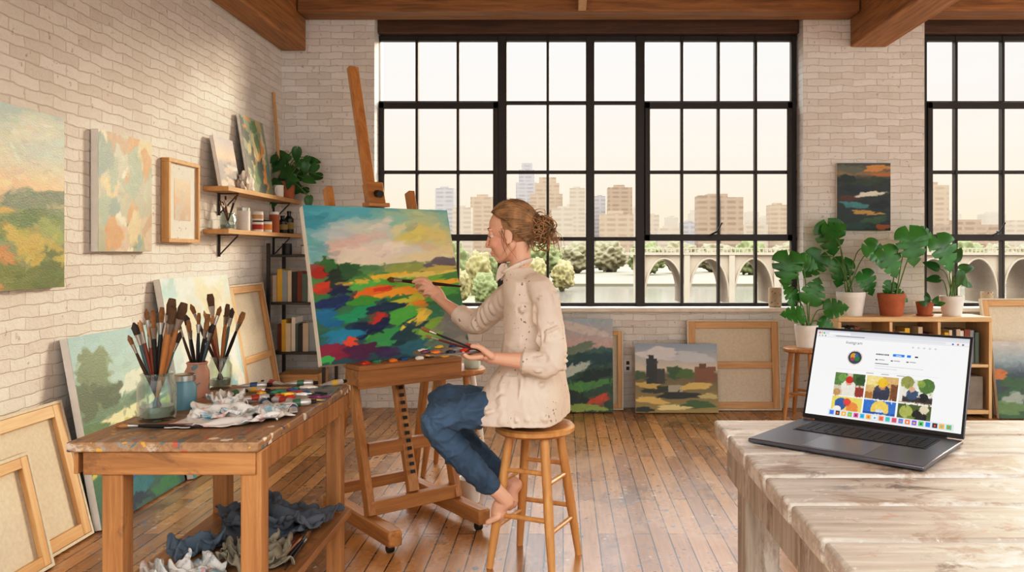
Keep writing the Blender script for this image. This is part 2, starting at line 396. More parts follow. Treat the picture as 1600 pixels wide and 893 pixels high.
# ------------------------------------------------------------------ room
XL, YB = -2.18, 6.2
def struct(o): o['kind'] = 'structure'; return o
struct(MB().box(-2.4, 6.5, -1.2, 6.5, -.12, 0).done('floor', m_floor, smooth=0))
struct(MB().box(-2.4, XL, -1.2, 6.5, 0, 3.3).done('wall_left', m_brl, smooth=0))
wb = MB(); wb.box(XL, -1.463, YB, 6.5, 0, 3.3); wb.box(-1.463, 1.86, YB, 6.5, 0, .745); wb.box(1.86, 2.80, YB, 6.5, 0, 3.3); wb.box(2.80, 6.5, YB, 6.5, 0, .745)
wb.box(-1.463, 1.86, YB, 6.5, 3.06, 3.3); wb.box(2.80, 6.5, YB, 6.5, 3.06, 3.3)
struct(wb.done('wall_back', m_brb, smooth=0))
struct(MB().box(-2.4, 6.5, -1.2, 6.5, 3.3, 3.4).done('ceiling', m_ceil, smooth=0))
k = 1
def trim(mb, mat, bevel=.006):
    global k
    o = struct(mb.done('trim_%d' % k, mat, smooth=0, bevel=bevel)); k += 1; return o
trim(MB().box(-1.46, 1.857, 6.15, 6.44, .746, .778), m_sill); trim(MB().box(2.803, 6.5, 6.15, 6.44, .746, .778), m_sill)
trim(MB().box(-1.46, 1.857, 6.30, 6.46, 2.93, 3.058), m_lint); trim(MB().box(2.803, 6.5, 6.30, 6.46, 2.93, 3.058), m_lint)
trim(MB().box(-2.178, -1.99, -1.1, 6.19, 2.76, 3.298), m_beam, .012)
trim(MB().box(2.22, 2.50, 2.4, 6.19, 2.79, 3.298), m_beam, .012)
trim(MB().box(-1.985, 2.215, 5.96, 6.19, 3.0, 3.298), m_beamx, .012); trim(MB().box(2.505, 6.5, 5.96, 6.19, 3.0, 3.298), m_beamx, .012)
trim(MB().box(.11, .17, 3.0, 5.955, 3.0, 3.06), m_pine)
def window(n, verts, x0, x1, sashes, handle):
    D = 6.38; e = empty('window_%d' % n, ((x0+x1)/2*1, D, .78), kind='structure')
    X = lambda px: (px-CX)/F*D
    Z = lambda py: HC-(py-CY)/F*D
    fr = MB(); ox, oz = (x0+x1)/2, .78
    for px, wpx in verts: fr.box(X(px-wpx/2)-ox, X(px+wpx/2)-ox, -.03, .03, 0, Z(57)-oz)
    for py, h in ((61, 8), (161, 5), (269, 5), (373, 6), (477, 9)): fr.box(x0-ox, x1-ox, -.025, .025, max(0, Z(py+h/2)-oz), Z(py-h/2)-oz)
    for a, b_ in sashes:
        for py in (166, 371): fr.box(X(a)-ox, X(b_)-ox, -.045, -.02, Z(py+5)-oz, Z(py-5)-oz)
        for px in (a+4, b_-4): fr.box(X(px-4)-ox, X(px+4)-ox, -.045, -.02, Z(376)-oz, Z(161)-oz)
    fr.done('window_frame', m_bronze, e, bevel=.004)
    MB().box(x0-ox, x1-ox, .004, .008, 0, Z(57)-oz).done('window_glass', m_glass, e, smooth=0)
    hx = X(handle)-ox; hz = Z(362)-oz
    MB().tube([(hx, -.05, hz), (hx, -.09, hz), (hx-.06, -.1, hz-.03)], .008).tube([(hx, -.09, hz), (hx+.04, -.09, hz+.07)], .006).done('window_handle', m_black, e)
window(1, [(590, 8), (652, 4), (716, 4), (785, 14), (856, 4), (922, 13), (1000, 14), (1065, 4), (1122, 4), (1180, 4), (1239, 8)], -1.46, 1.857, [(594, 779), (1007, 1236)], 1117)
window(2, [(1442, 8), (1492, 4), (1565, 4), (1630, 14), (1695, 4), (1760, 4), (1830, 14), (1900, 4), (1970, 4)], 2.803, 6.5, [(1446, 1624)], 1553)
so = empty('wall_socket', (.50, 6.2, .33), 0, 'small white wall socket beside the leaning white canvas', 'socket')
MB().box(-.035, .035, -.012, 0, -.05, .05).done('plate', m_wpot, so, bevel=.003); MB().box(-.012, .012, -.0135, -.012, .008, .035).box(-.012, .012, -.0135, -.012, -.035, -.008).done('outlet', m_black, so)

# ------------------------------------------------------------------ paintings
def srgb(a):
    a = np.clip(a, 0, 255)/255.0
    return np.where(a <= .04045, a/12.92, ((a+.055)/1.055)**2.4)
def art(seed, base, blobs, w=110, h=110, n=500, sz=.07, jit=14, ang=0., angv=.5, rects=(), soft=0.):
    rng = np.random.default_rng(seed); sz *= .62; jit *= .42
    U, W = np.meshgrid((np.arange(w)+.5)/w, (np.arange(h)+.5)/h)
    vs = [b[0] for b in base]; img = np.stack([np.interp(W, vs, [b[1][i] for b in base]) for i in range(3)], -1)
    for (u, v, ru, rv, col, a) in blobs:
        sf = v < soft
        a = R(a); du, dv = U-u, W-v; x = du*math.cos(a)+dv*math.sin(a); y = -du*math.sin(a)+dv*math.cos(a)
        th = np.arctan2(y/rv, x/ru); ph = rng.uniform(0, 6, 3)
        d = np.sqrt((x/ru)**2+(y/rv)**2)+.14*np.sin(3*th+ph[0])+.1*np.sin(5*th+ph[1])+.05*np.sin(9*th+ph[2])
        m = np.clip((1.25-d)*1.3 if sf else (1.05-d)*7, 0, .85 if sf else 1)[..., None]; img = img*(1-m)+np.array(col, float)*m
    for (u0, v0, u1, v1, col) in rects:
        m = ((U > u0) & (U < u1) & (W > v0) & (W < v1))[..., None]; img = np.where(m, np.array(col, float), img)
    return strokes(img, rng, n, sz, jit, ang, angv)
def strokes(img, rng, n, sz, jit, ang=0., angv=.5):
    h, w = img.shape[:2]; U, W = np.meshgrid((np.arange(w)+.5)/w, (np.arange(h)+.5)/h)
    for rd in range(2):
        src = img.copy()
        for i in range(n if rd == 0 else n//2):
            cx, cy = rng.uniform(0, 1, 2); l = sz*rng.uniform(.4, 1.5)*(1-.35*rd); wd = l*rng.uniform(.18, .4); a = ang+rng.normal()*angv
            col = src[int(cy*h), int(cx*w)]+rng.normal()*jit+rng.normal(size=3)*jit*.5
            x0, x1, y0, y1 = max(0, int((cx-l)*w)), min(w, int((cx+l)*w)+2), max(0, int((cy-l)*h)), min(h, int((cy+l)*h)+2)
            du, dv = U[y0:y1, x0:x1]-cx, W[y0:y1, x0:x1]-cy
            x = du*math.cos(a)+dv*math.sin(a); y = -du*math.sin(a)+dv*math.cos(a)
            m = np.clip((1-np.sqrt((x/l)**2+(y/wd)**2))*5, 0, .75)[..., None]
            img[y0:y1, x0:x1] = img[y0:y1, x0:x1]*(1-m)+col*m
    return img
def image_mesh(name, img, W, H, y):
    h, w = img.shape[:2]
    X, Z = np.meshgrid(np.linspace(-W/2, W/2, w), np.linspace(H, 0, h))
    co_ = np.stack([X.ravel(), np.full(w*h, y), Z.ravel()], -1)
    idx = np.arange(w*h).reshape(h, w)
    fc = np.stack([idx[1:, :-1].ravel(), idx[1:, 1:].ravel(), idx[:-1, 1:].ravel(), idx[:-1, :-1].ravel()], -1)
    me = bpy.data.meshes.new(name); me.from_pydata(co_.tolist(), [], fc.tolist())
    at = me.color_attributes.new('col', 'FLOAT_COLOR', 'POINT')
    c4 = np.concatenate([srgb(img.reshape(-1, 3)), np.ones((w*h, 1))], -1)
    at.data.foreach_set('color', c4.astype(np.float32).ravel()); return me
def frame_mat(o, org, u, up):
    u = V(u).normalized(); z = V(up).normalized(); y = z.cross(u)
    M = Matrix((u, y, z)).transposed().to_4x4(); M.translation = V(org); o.matrix_world = M
def painting(label, img, W, H, org, u, up, th=.035, group=None, lift=True, name='painting'):
    e = empty(name, (0, 0, 0), 0, label, 'painting', group)
    z = V(up).normalized(); y = z.cross(V(u).normalized()); org = V(org)
    if lift: org.z += max(0, -y.z*th)+.001
    frame_mat(e, org, u, up)
    MB().box(-W/2, W/2, 0, th, 0, H).done('stretched_canvas', m_cwhite, e, smooth=0, bevel=.003)
    link('painted_face', image_mesh('painted_face', img, W, H, -.0012), m_paint, e, smooth=0)
    return e
def canvas_back(label, W, H, org, u, up, bw=.05, cross=True, group=None):
    e = empty('canvas_back', (0, 0, 0), 0, label, 'canvas', group); th = .03
    z = V(up).normalized(); y = z.cross(V(u).normalized()); org = V(org); org.z += max(0, -y.z*th)+.001
    frame_mat(e, org, u, up)
    MB().box(-W/2, W/2, .020, th, 0, H).box(-W/2, -W/2+.012, -.002, .02, 0, H).box(W/2-.012, W/2, -.002, .02, 0, H).box(-W/2+.012, W/2-.012, -.002, .02, 0, .012).box(-W/2+.012, W/2-.012, -.002, .02, H-.012, H).done('canvas_cloth', m_canvas, e, smooth=0)
    a, b_ = W/2-.013, bw
    MB().box(-a, -a+b_, 0, .019, .013, H-.013).done('stretcher_bar', m_pine, e, bevel=.002); MB().box(a-b_, a, 0, .019, .013, H-.013).done('stretcher_bar', m_pine, e, bevel=.002)
    MB().box(-a+b_, a-b_, 0, .019, .013, .013+b_).done('stretcher_bar', m_pinex, e, bevel=.002); MB().box(-a+b_, a-b_, 0, .019, H-.013-b_, H-.013).done('stretcher_bar', m_pinex, e, bevel=.002)
    if cross: MB().box(-a+b_, a-b_, 0, .017, H/2-b_/2, H/2+b_/2).done('crossbar', m_pinex, e, bevel=.002)
    return e
UY, UX, UZ = (0, 1, 0), (1, 0, 0), (0, 0, 1)
def lean_left(D0, D1, xb, xt, z): # bottom centre, up vector
    return (xb, (D0+D1)/2, 0), (xt-xb, 0, z)
PAST = [(205, 190, 170), (160, 180, 165), (140, 165, 160), (215, 200, 165), (190, 165, 140), (225, 218, 200), (120, 140, 120), (200, 160, 120)]
def rblobs(seed, pal, n, v0=0, v1=1, ru=.16, rv=.09, av=40):
    r = random.Random(seed)
    return [(r.random(), r.uniform(v0, v1), ru*r.uniform(.4, 1.4), rv*r.uniform(.4, 1.5), r.choice(pal), r.uniform(-av, av)) for _ in range(n)]
a_big = art(1, [(0, (158, 186, 184)), (.25, (190, 206, 196)), (.42, (228, 196, 160)), (.5, (205, 178, 146)), (.55, (120, 140, 110)), (1, (130, 135, 85))],
    [(.75, .12, .3, .08, (205, 208, 190), -15), (.4, .25, .25, .06, (210, 205, 182), 10), (.8, .5, .3, .06, (110, 130, 110), -8), (.3, .57, .5, .05, (190, 165, 90), 5), (.6, .66, .4, .07, (90, 120, 70), -10), (.2, .75, .25, .12, (170, 185, 175), 30), (.8, .78, .25, .1, (180, 165, 80), 25), (.45, .85, .2, .14, (190, 140, 85), 40), (.7, .93, .3, .07, (110, 125, 65), 10), (.15, .93, .2, .08, (150, 160, 100), 0), (.9, .66, .12, .05, (140, 160, 90), 30), (.88, .9, .1, .14, (96, 116, 62), 20)], 160, 140, 700, .08, soft=.4)
painting('large pale landscape hung furthest left on the brick wall', a_big, .86, .72, (XL+.04, 3.0, 1.055), UY, UZ, lift=False)
a_abs = art(2, [(0, (190, 198, 186)), (1, (170, 174, 152))], rblobs(4, PAST, 34, 0, 1, .13, .12, 90), 110, 120, 400, .07, angv=1.2)
painting('muted abstract canvas hung between the large landscape and the framed print', a_abs, .48, .565, (XL+.04, 3.92, 1.207), UY, UZ, lift=False)
fp = empty('framed_print', (0, 0, 0), 0, 'pale print in a thin wooden frame on the brick wall', 'picture'); frame_mat(fp, (XL+.035, 4.515, 1.258), UY, UZ)
fw, fh, t_ = .37, .46, .022
for x0, x1, z0, z1 in ((-fw/2, fw/2, 0, t_), (-fw/2, fw/2, fh-t_, fh)): MB().box(x0, x1, -.012, .033, z0, z1).done('frame_bar', m_piney, fp, bevel=.002)
for x0, x1 in ((-fw/2, -fw/2+t_), (fw/2-t_, fw/2)): MB().box(x0, x1, -.012, .033, t_, fh-t_).done('frame_bar', m_pine, fp, bevel=.002)
MB().box(-fw/2+t_, fw/2-t_, .004, .03, t_, fh-t_).done('mat_board', m_cwhite, fp, smooth=0)
pr = link('print', image_mesh('print', art(5, [(0, (225, 205, 180)), (.6, (210, 185, 160)), (1, (190, 170, 150))], rblobs(9, [(200, 190, 175), (215, 180, 150)], 8), 40, 40, 100), fw*.52, fh*.5, .003), m_paint, fp, smooth=0); pr.location.z = fh*.27

a_b = art(11, [(0, (128, 176, 182)), (.3, (160, 192, 184)), (.42, (84, 124, 96)), (1, (56, 100, 96))],
    [(.2, .22, .16, .16, (92, 122, 86), 10), (.08, .34, .12, .1, (62, 92, 60), 0), (.3, .34, .16, .07, (50, 84, 54), 0), (.62, .30, .2, .05, (200, 212, 194), -10), (.85, .2, .14, .06, (176, 200, 190), -15), (.78, .40, .3, .06, (58, 104, 84), -8), (.5, .47, .4, .035, (215, 215, 170), -6), (.62, .54, .4, .045, (36, 84, 68), -12), (.15, .52, .18, .05, (66, 112, 60), 12), (.9, .5, .14, .04, (150, 172, 88), -10), (.3, .62, .3, .045, (188, 184, 80), -20), (.75, .66, .3, .05, (46, 130, 158), -15), (.4, .72, .3, .05, (26, 66, 90), -10), (.55, .80, .4, .05, (24, 96, 154), -5), (.85, .86, .2, .07, (206, 192, 108), 10), (.12, .82, .16, .08, (44, 106, 80), 0), (.4, .88, .3, .05, (40, 120, 130), -8), (.35, .77, .14, .025, (230, 225, 190), -15), (.3, .95, .3, .04, (22, 58, 80), 0), (.75, .95, .2, .04, (60, 130, 90), 0)], 150, 150, 420, .07)
o_, u_ = lean_left(3.44, 4.2, -1.985, -2.135, .83); painting('green and blue landscape canvas on the floor leaning on the brick wall', a_b, .76, .84, o_, UY, u_)
a_c = art(12, [(0, (212, 220, 212)), (.5, (180, 210, 210)), (1, (90, 170, 180))], rblobs(3, [(224, 220, 202), (176, 206, 206), (218, 206, 170), (140, 190, 194), (235, 230, 215)], 26, 0, .75)+rblobs(8, [(60, 150, 165), (200, 180, 90), (110, 170, 150)], 10, .7, 1), 120, 130, 500, .08, soft=.6)
o_, u_ = lean_left(4.23, 5.08, -1.955, -2.135, 1.05); painting('tall pale turquoise abstract canvas leaning beside the bare stretcher', a_c, .85, 1.07, o_, UY, u_)
o_, u_ = lean_left(5.12, 5.7, -1.97, -2.14, .98); canvas_back('bare canvas back with cross bars leaning next to the metal rack', .58, 1.0, o_, UY, u_, .045)
o_, u_ = lean_left(2.7, 3.41, -2.0, -2.14, .565); canvas_back('larger canvas back at the left edge, behind the smaller one', .71, .585, o_, UY, u_, .05, False)
o_, u_ = lean_left(2.5, 3.06, -1.945, -2.045, .435); canvas_back('smaller canvas back at the left edge, leaning in front', .56, .447, o_, UY, u_, .04, False)

DK = [(30, 60, 60), (60, 95, 60), (190, 120, 60), (220, 190, 120), (40, 70, 95), (150, 160, 150), (100, 130, 80), (170, 80, 50)]
a1 = art(21, [(0, (170, 190, 200)), (.3, (205, 180, 172)), (.36, (70, 100, 90)), (.7, (50, 90, 70)), (1, (60, 80, 60))],
    [(.5, .12, .5, .05, (210, 205, 200), 8), (.3, .33, .4, .05, (120, 140, 120), -8), (.75, .36, .3, .04, (70, 110, 100), -4), (.6, .45, .5, .08, (40, 80, 85), -6), (.3, .55, .3, .05, (190, 205, 195), -12), (.7, .6, .4, .06, (30, 55, 50), -8), (.5, .72, .5, .05, (90, 150, 80), -6), (.3, .85, .25, .08, (40, 60, 50), 0), (.75, .86, .2, .05, (200, 90, 60), -10), (.5, .95, .4, .04, (150, 175, 90), 0)], 90, 130, 350, .08)
painting('tall dark green landscape under the window just right of the seated woman', a1, .42, .70, (.165, 6.0, 0), UX, (0, .10, .693))
canvas_back('white canvas standing edge-on behind the tall green landscape', .3, .61, (.31, 6.10, 0), UX, (0, .05, .6), .03, False)
a2 = art(22, [(0, (150, 168, 188)), (.38, (215, 205, 185)), (.45, (120, 110, 80)), (1, (170, 150, 90))],
    [(.3, .15, .25, .1, (215, 215, 215), 0), (.7, .2, .25, .08, (200, 205, 208), 5), (.5, .42, .12, .09, (70, 100, 60), 0), (.62, .44, .12, .07, (90, 120, 60), 0), (.05, .46, .1, .06, (80, 100, 64), 0), (.3, .66, .25, .05, (60, 65, 50), -5), (.7, .62, .25, .05, (220, 196, 116), -8), (.15, .6, .15, .05, (206, 180, 104), 5), (.55, .75, .3, .05, (50, 54, 46), 0), (.2, .82, .2, .05, (225, 196, 116), 8), (.75, .88, .2, .06, (80, 110, 60), 0), (.45, .92, .2, .04, (236, 220, 160), 0), (.88, .76, .12, .04, (200, 190, 130), 0), (.1, .95, .12, .04, (50, 56, 50), 0)], 130, 110, 260, .05, 10,
    rects=[(.14, .22, .27, .58, (58, 60, 58)), (.27, .36, .36, .58, (74, 74, 66)), (.17, .16, .23, .24, (52, 54, 54)), (.72, .34, .98, .56, (140, 98, 66)), (.78, .29, .86, .36, (120, 84, 60)), (.4, .6, .56, .7, (180, 174, 150))])
painting('landscape with dark towers leaning under the window in front of the bare canvas', a2, .62, .512, (.852, 5.98, 0), UX, (0, .08, .505))
canvas_back('large canvas back with one cross bar leaning on the wall under the window', .71, .685, (1.305, 6.08, 0), UX, (0, .07, .68), .05)
a3 = art(23, [(0, (70, 84, 84)), (.16, (150, 130, 96)), (.25, (52, 62, 60)), (.6, (44, 58, 58)), (1, (40, 60, 52))],
    [(.75, .08, .25, .05, (206, 150, 84), -4), (.25, .1, .25, .05, (110, 116, 100), 4), (.85, .17, .2, .03, (184, 120, 66), 0), (.2, .24, .2, .06, (38, 56, 50), 6), (.6, .28, .3, .05, (56, 76, 58), -6), (.4, .4, .3, .05, (36, 50, 58), 6), (.62, .46, .26, .035, (222, 222, 206), -5), (.2, .52, .2, .04, (92, 60, 44), 0), (.35, .62, .3, .045, (76, 140, 142), 6), (.8, .62, .2, .06, (28, 44, 46), -6), (.55, .73, .3, .035, (196, 158, 86), 4), (.25, .8, .25, .05, (34, 60, 54), 0), (.7, .84, .26, .05, (60, 96, 66), -5), (.35, .93, .3, .05, (36, 76, 68), 0), (.85, .94, .14, .04, (166, 94, 54), 0)], 100, 110, 240, .08, angv=.2)
painting('dark abstract painting hung on the brick pillar between the windows', a3, .412, .52, (2.315, YB-.037, 1.372), UX, UZ, lift=False)
canvas_back('tall grey brown canvas back at the right edge beside the low bookcase', .85, .87, (3.60, 5.89, 0), UX, (0, .2, .845), .045, False)
a4 = art(24, [(0, (200, 195, 185)), (.25, (150, 165, 170)), (.45, (60, 80, 85)), (1, (50, 60, 50))], rblobs(31, DK, 22, .35, 1, .2, .06, 15), 80, 80, 300, .08)
painting('dark landscape with a white border on the floor at the right edge', a4, .62, .555, (3.45, 5.76, 0), UX, (0, .1, .55))

# ------------------------------------------------------------------ generic small things
def brush_proto(hc, lenh=.2, r=.0045, bw=.006, bl=.03, bc=(120, 84, 50), flat=False):
    e = empty('paintbrush', (0, 0, 0))
    MB().tube([(0, 0, 0), (0, 0, lenh*.35), (0, 0, lenh*.8), (0, 0, lenh)], [r*.5, r, r*1.25, r*.9], 8).done('handle', PM('brush_handle', hc, .35, .1), e, smooth=60)
    MB().tube([(0, 0, lenh), (0, 0, lenh+.03)], [r*.95, bw], 8).done('ferrule', m_steel, e, smooth=60)
    MB().tube([(0, 0, lenh+.03), (0, 0, lenh+.03+bl*.6), (0, 0, lenh+.03+bl)], [bw, bw*1.25, bw*(.9 if flat else .25)], 8, ratio=.6).done('bristles', PM('bristle', bc, .8, .25, 90), e, smooth=60)
    return e
protos = [brush_proto((60, 36, 24), .21), brush_proto((30, 28, 28), .2, .005, .009, .04, (140, 100, 60), True), brush_proto((170, 118, 70), .22, .0055, .011, .04, (90, 66, 44), True),
          brush_proto((120, 56, 38), .19, .004, .005, .03, (170, 130, 90)), brush_proto((76, 102, 106), .2, .005, .008, .035, (60, 50, 44))]
used = set()
def put_brush(i, p0, d, label, group, scale=1.0, fat=1.0):
    e = protos[i] if i not in used else copy_tree(protos[i]); used.add(i)
    e.rotation_euler = V(d).to_track_quat('Z', 'X').to_euler(); e.location = p0; e.scale = (scale*fat, scale*fat, scale)
    tag(e, label, 'paintbrush', group); return e
def jar(name, label, loc, r, h, mat, lid=False, glass=True, cat='jar', content=None):
    e = empty(name, loc, 0, label, cat)
    t = .004
    pf = [(r*.92, 0), (r, .01), (r, h*.72), (r*.8, h*.86), (r*.8, h), (r*.8-t, h), (r*.8-t, h*.86), (r-t, h*.71), (r-t, .014), (0, .01)]
    MB().lathe(pf, 28).done('body', mat, e, smooth=50)
    MB().tube([(r*.81*math.cos(a*math.pi/12), r*.81*math.sin(a*math.pi/12), h-.004) for a in range(25)], .003, 6).done('rim', mat, e, smooth=80)
    if content: MB().lathe([(0, .012), (r-t-.002, .012), (r-t-.002, h*.3), (0, h*.3)], 24).done('paint_water', content, e)
    return e
def brushes_in(loc, r, h, n, seed, label, group, scale=1.0, tilt=.75):
    rr = random.Random(seed)
    for i in range(n):
        a = 2*math.pi*i/n+rr.uniform(-.3, .3); q = rr.uniform(.3, tilt)
        b0 = V((-math.cos(a)*r*.45*q, -math.sin(a)*r*.45*q, .017)); b1 = V((math.cos(a)*r*.66*q, math.sin(a)*r*.66*q, h))
        put_brush(rr.randrange(5), V(loc)+b0, b1-b0, label, group, scale*rr.uniform(.88, 1.12))

# ------------------------------------------------------------------ left work table
T = .72
tx0, tx1, ty0, ty1 = -1.262, -.775, 2.03, 2.92
tb = empty('work_table', ((tx0+tx1)/2, (ty0+ty1)/2, 0), 0, 'paint stained wooden work table with a lower shelf', 'table')
ox, oy = tb.location.x, tb.location.y
MB().box(tx0-ox, tx1-ox, ty0-oy, ty1-oy, T-.026, T).done('tabletop', m_tabtop, tb, bevel=.004)
for x, y in ((-1.155, 2.075), (-.80, 2.075), (-1.215, 2.86), (-.815, 2.86)): MB().box(x-ox-.027, x-ox+.027, y-oy-.027, y-oy+.027, 0, T-.026).done('leg', m_tab, tb, bevel=.004)
MB().box(-1.225-ox, -.785-ox, 2.040-oy, 2.048-oy, T-.086, T-.027).done('apron', m_tabx, tb, bevel=.002)
MB().box(-1.225-ox, -.785-ox, 2.888-oy, 2.9-oy, T-.086, T-.027).done('apron', m_tabx, tb, bevel=.002)
MB().box(-.787-ox, -.775-ox-.002, 2.05-oy, 2.88-oy, T-.086, T-.027).done('apron', m_tab, tb, bevel=.002)
MB().box(-1.255-ox, -1.243-ox, 2.05-oy, 2.88-oy, T-.086, T-.027).done('apron', m_tab, tb, bevel=.002)
MB().box(-1.24-ox, -.765-ox, 2.05-oy, 2.89-oy, .255, .28).done('lower_shelf', WOOD('shelf_wood', (130, 88, 52), (186, 136, 84), 'y', .5, smr=[((92, 66, 46), 7, .57, .5)]), tb, bevel=.003)

m_murk = PM('murky_water', (140, 138, 122), .2, .2); m_pink = PM('clay_jar', (184, 142, 120), .5, .2, spl=SPL); m_blue = PM('blue_jar', (110, 148, 160), .3, .15)
j1 = P(245, 655, 600/260.); j1.z = T
jar('brush_jar', 'large glass jar crammed with brushes near the table front', j1, .052, .135, m_jar, content=m_murk)
brushes_in(j1, .052, .135, 15, 3, 'paintbrush standing bristles up in the large glass jar', 'brushes in the large glass jar', 1.05, .95)
j2 = P(289, 638, 2.47); j2.z = T
e = jar('paint_jar', 'small blue grey jar with a screw lid between the brush jars', j2, .034, .095, m_blue)
MB().lathe([(0, .088), (.031, .088), (.031, .104), (.028, .107), (0, .107)], 24).done('lid', m_steel, e)
j3 = P(308, 620, 2.67); j3.z = T
jar('brush_jar', 'clay coloured jar holding brushes behind the blue grey jar', j3, .039, .118, m_pink)
brushes_in(j3, .039, .118, 9, 5, 'paintbrush standing bristles up in the clay coloured jar', 'brushes in the clay coloured jar', 1.0)
j4 = P(344, 606, 2.84); j4.z = T
jar('brush_jar', 'glass jar of brushes at the far end of the work table', j4, .04, .114, m_jar, content=m_murk)
brushes_in(j4, .04, .114, 8, 8, 'paintbrush standing bristles up in the far glass jar', 'brushes in the far glass jar', 1.1, .95)
m_rag = PM('paint_rag', (210, 206, 199), .9, .1, 10, bump=.2, smr=[((110, 156, 170), 11, .545, .8), ((196, 132, 122), 13, .565, .8), ((112, 122, 130), 12, .57, .7), ((186, 170, 104), 16, .60, .7)]); m_dk = PM('charcoal_cloth', (88, 94, 102), .9, .25, 10, bump=.3); m_gr = PM('olive_cloth', (138, 130, 112), .9, .2, 10, bump=.3)
m_slate = PM('slate_cloth', (96, 110, 122), .9, .2, 10)
CL = [sim_cloth(3, .40, .34, .045), sim_cloth(8, .36, .36, .06)]
def cloth(name, label, loc, layers, mat, cat='cloth', th=.0025):
    X, Fc = [], []
    for (q, dx, dy, dz, sx, sz_, ro) in layers:
        vs, fc = CL[q]; b0 = len(X); cr_, sr_ = math.cos(ro), math.sin(ro)
        mx = sum(v.x for v in vs)/len(vs); my = sum(v.y for v in vs)/len(vs); mz = min(v.z for v in vs)
        for v in vs:
            x, y, z = (v.x-mx)*sx, (v.y-my)*sx, (v.z-mz)*sz_
            X.append((x*cr_-y*sr_+dx, x*sr_+y*cr_+dy, z+dz+th))
        Fc += [tuple(i+b0 for i in f) for f in fc]
    me = bpy.data.meshes.new(name); me.from_pydata(X, [], Fc)
    o = link(name, me, mat, smooth=180); o.location = loc
    s1 = o.modifiers.new('sub', 'SUBSURF'); s1.levels = s1.render_levels = 1
    s2 = o.modifiers.new('thick', 'SOLIDIFY'); s2.thickness = th; s2.offset = 0
    return tag(o, label, cat)
cloth('paint_rag', 'crumpled white rag with paint stains on the work table', (-.955, 2.335, T), [(0, 0, 0, 0, .78, .65, .1), (1, .02, .0, .005, .58, .65, 1.3), (0, -.03, .01, .008, .42, .65, 2.6)], m_rag, 'rag')
cloth('paint_rag', 'small wad of white rag beside the jars on the work table', (-1.06, 2.53, T), [(1, 0, 0, 0, .34, .7, .2)], m_rag, 'rag')
pg = empty('mixing_slab', (-.91, 2.70, T), .1, 'flat mixing slab smeared with oil paint on the work table', 'palette')
cols = [(200, 64, 44), (44, 100, 156), (236, 196, 76), (66, 144, 110), (235, 230, 218), (130, 66, 98), (236, 136, 54), (40, 50, 60)]
link('slab', MB().box(-.13, .13, -.13, .13, 0, .008).mesh('slab'), WOOD('slab_grey', (96, 92, 88), (150, 144, 136), 'x', .3, smr=[((60, 110, 130), 12, .52, .85), ((190, 90, 60), 14, .55, .85), ((220, 190, 90), 16, .57, .85), ((226, 222, 210), 14, .55, .85), ((50, 54, 60), 12, .57, .8)]), pg, bevel=.002)
for i in range(18):
    x, y = random.uniform(-.11, .11), random.uniform(-.11, .11)
    MB().crumple((0, 0, 0), random.uniform(.012, .034), random.uniform(.01, .022), .007, i, .7, 3).done('paint_dab', PM('dab', cols[i % 8], .3, .2, 40), pg, 180, loc=(x, y, .008))
def tube_proto(c):
    e = empty('paint_tube', (0, 0, 0))
    def sect(pts, gr):
        m = MB(); rg = []
        for x, hz in pts:
            hy = .0125 if x < .04 else hz
            rg.append([m.bm.verts.new((x, (hy+gr)*math.cos(a*math.pi/8), .0125+(hz+gr)*math.sin(a*math.pi/8))) for a in range(16)])
        for a, b_ in zip(rg[:-1], rg[1:]):
            for q in range(16): m.face([a[q], a[(q+1) % 16], b_[(q+1) % 16], b_[q]])
        m.face(rg[0]); m.face(rg[-1]); return m
    sect([(-.05, .0015), (-.04, .003), (-.02, .0075), (.03, .012), (.042, .012), (.05, .006)], 0).done('tube_body', PM('tube_foil', (196, 194, 190), .3, .15, 30, metal=.4), e)
    sect([(-.006, .0092), (.018, .0113)], .0006).done('label_band', PM('tube_band', c, .4, .1), e)
    MB().tube([(.05, 0, .0125), (.066, 0, .0125)], [.007, .006], 10).done('cap', m_black, e); return e
tps = [tube_proto(c) for c in ((160, 60, 48), (52, 86, 128), (70, 112, 84), (206, 174, 84))]
tl = ['red', 'blue', 'green', 'yellow']
spots = [(-1.00, 2.58, .5, 0), (-.93, 2.50, 2.2, 1), (-1.10, 2.66, 1.2, 2), (-1.06, 2.74, -.3, 3), (-1.10, 2.83, .2, 1), (-1.04, 2.88, 2.6, 0), (-.83, 2.87, 1.0, 3), (-.84, 2.50, .4, 2), (-.95, 2.88, .1, 2), (-.88, 2.54, 2.9, 0), (-.81, 2.40, 1.9, 1)]
where = ['next to the small rag wad', 'behind the large white rag', 'beside the clay jar', 'against the mixing slab', 'by the far glass jar', 'at the far edge', 'at the far right corner', 'at the right edge', 'behind the mixing slab', 'in front of the mixing slab', 'right of the large rag']
for i, (x, y, a, q) in enumerate(spots):
    e = tps[q] if i in (0, 1, 2, 3) else copy_tree(tps[q])
    e.location = (x, y, T); e.rotation_euler = (0, 0, a); tag(e, 'paint tube with %s band on the work table %s' % (tl[q], where[i]), 'paint tube', 'paint tubes on the work table')
put_brush(1, (-.98, 2.175, T+.008), (-.5, .03, .0), 'brush lying flat before the large glass jar', None, .9)
put_brush(3, (-.99, 2.205, T+.008), (-.5, -.05, .0), 'thin brush lying at the front edge of the white rag', None, .9)
cloth('garment', 'crumpled charcoal garment on the lower shelf at the back', (-.985, 2.69, .28), [(0, 0, 0, 0, .9, 1.2, .3), (1, .05, -.02, .02, .75, 1.1, 1.2), (0, -.05, .02, .03, .6, 1.2, 2.4)], m_dk, th=.004)
cloth('cloth', 'crumpled olive grey cloth at the middle of the lower shelf', (-.93, 2.40, .28), [(1, 0, 0, 0, .58, 1.0, .3), (0, .02, 0, .015, .45, 1.0, 1.2)], m_gr)
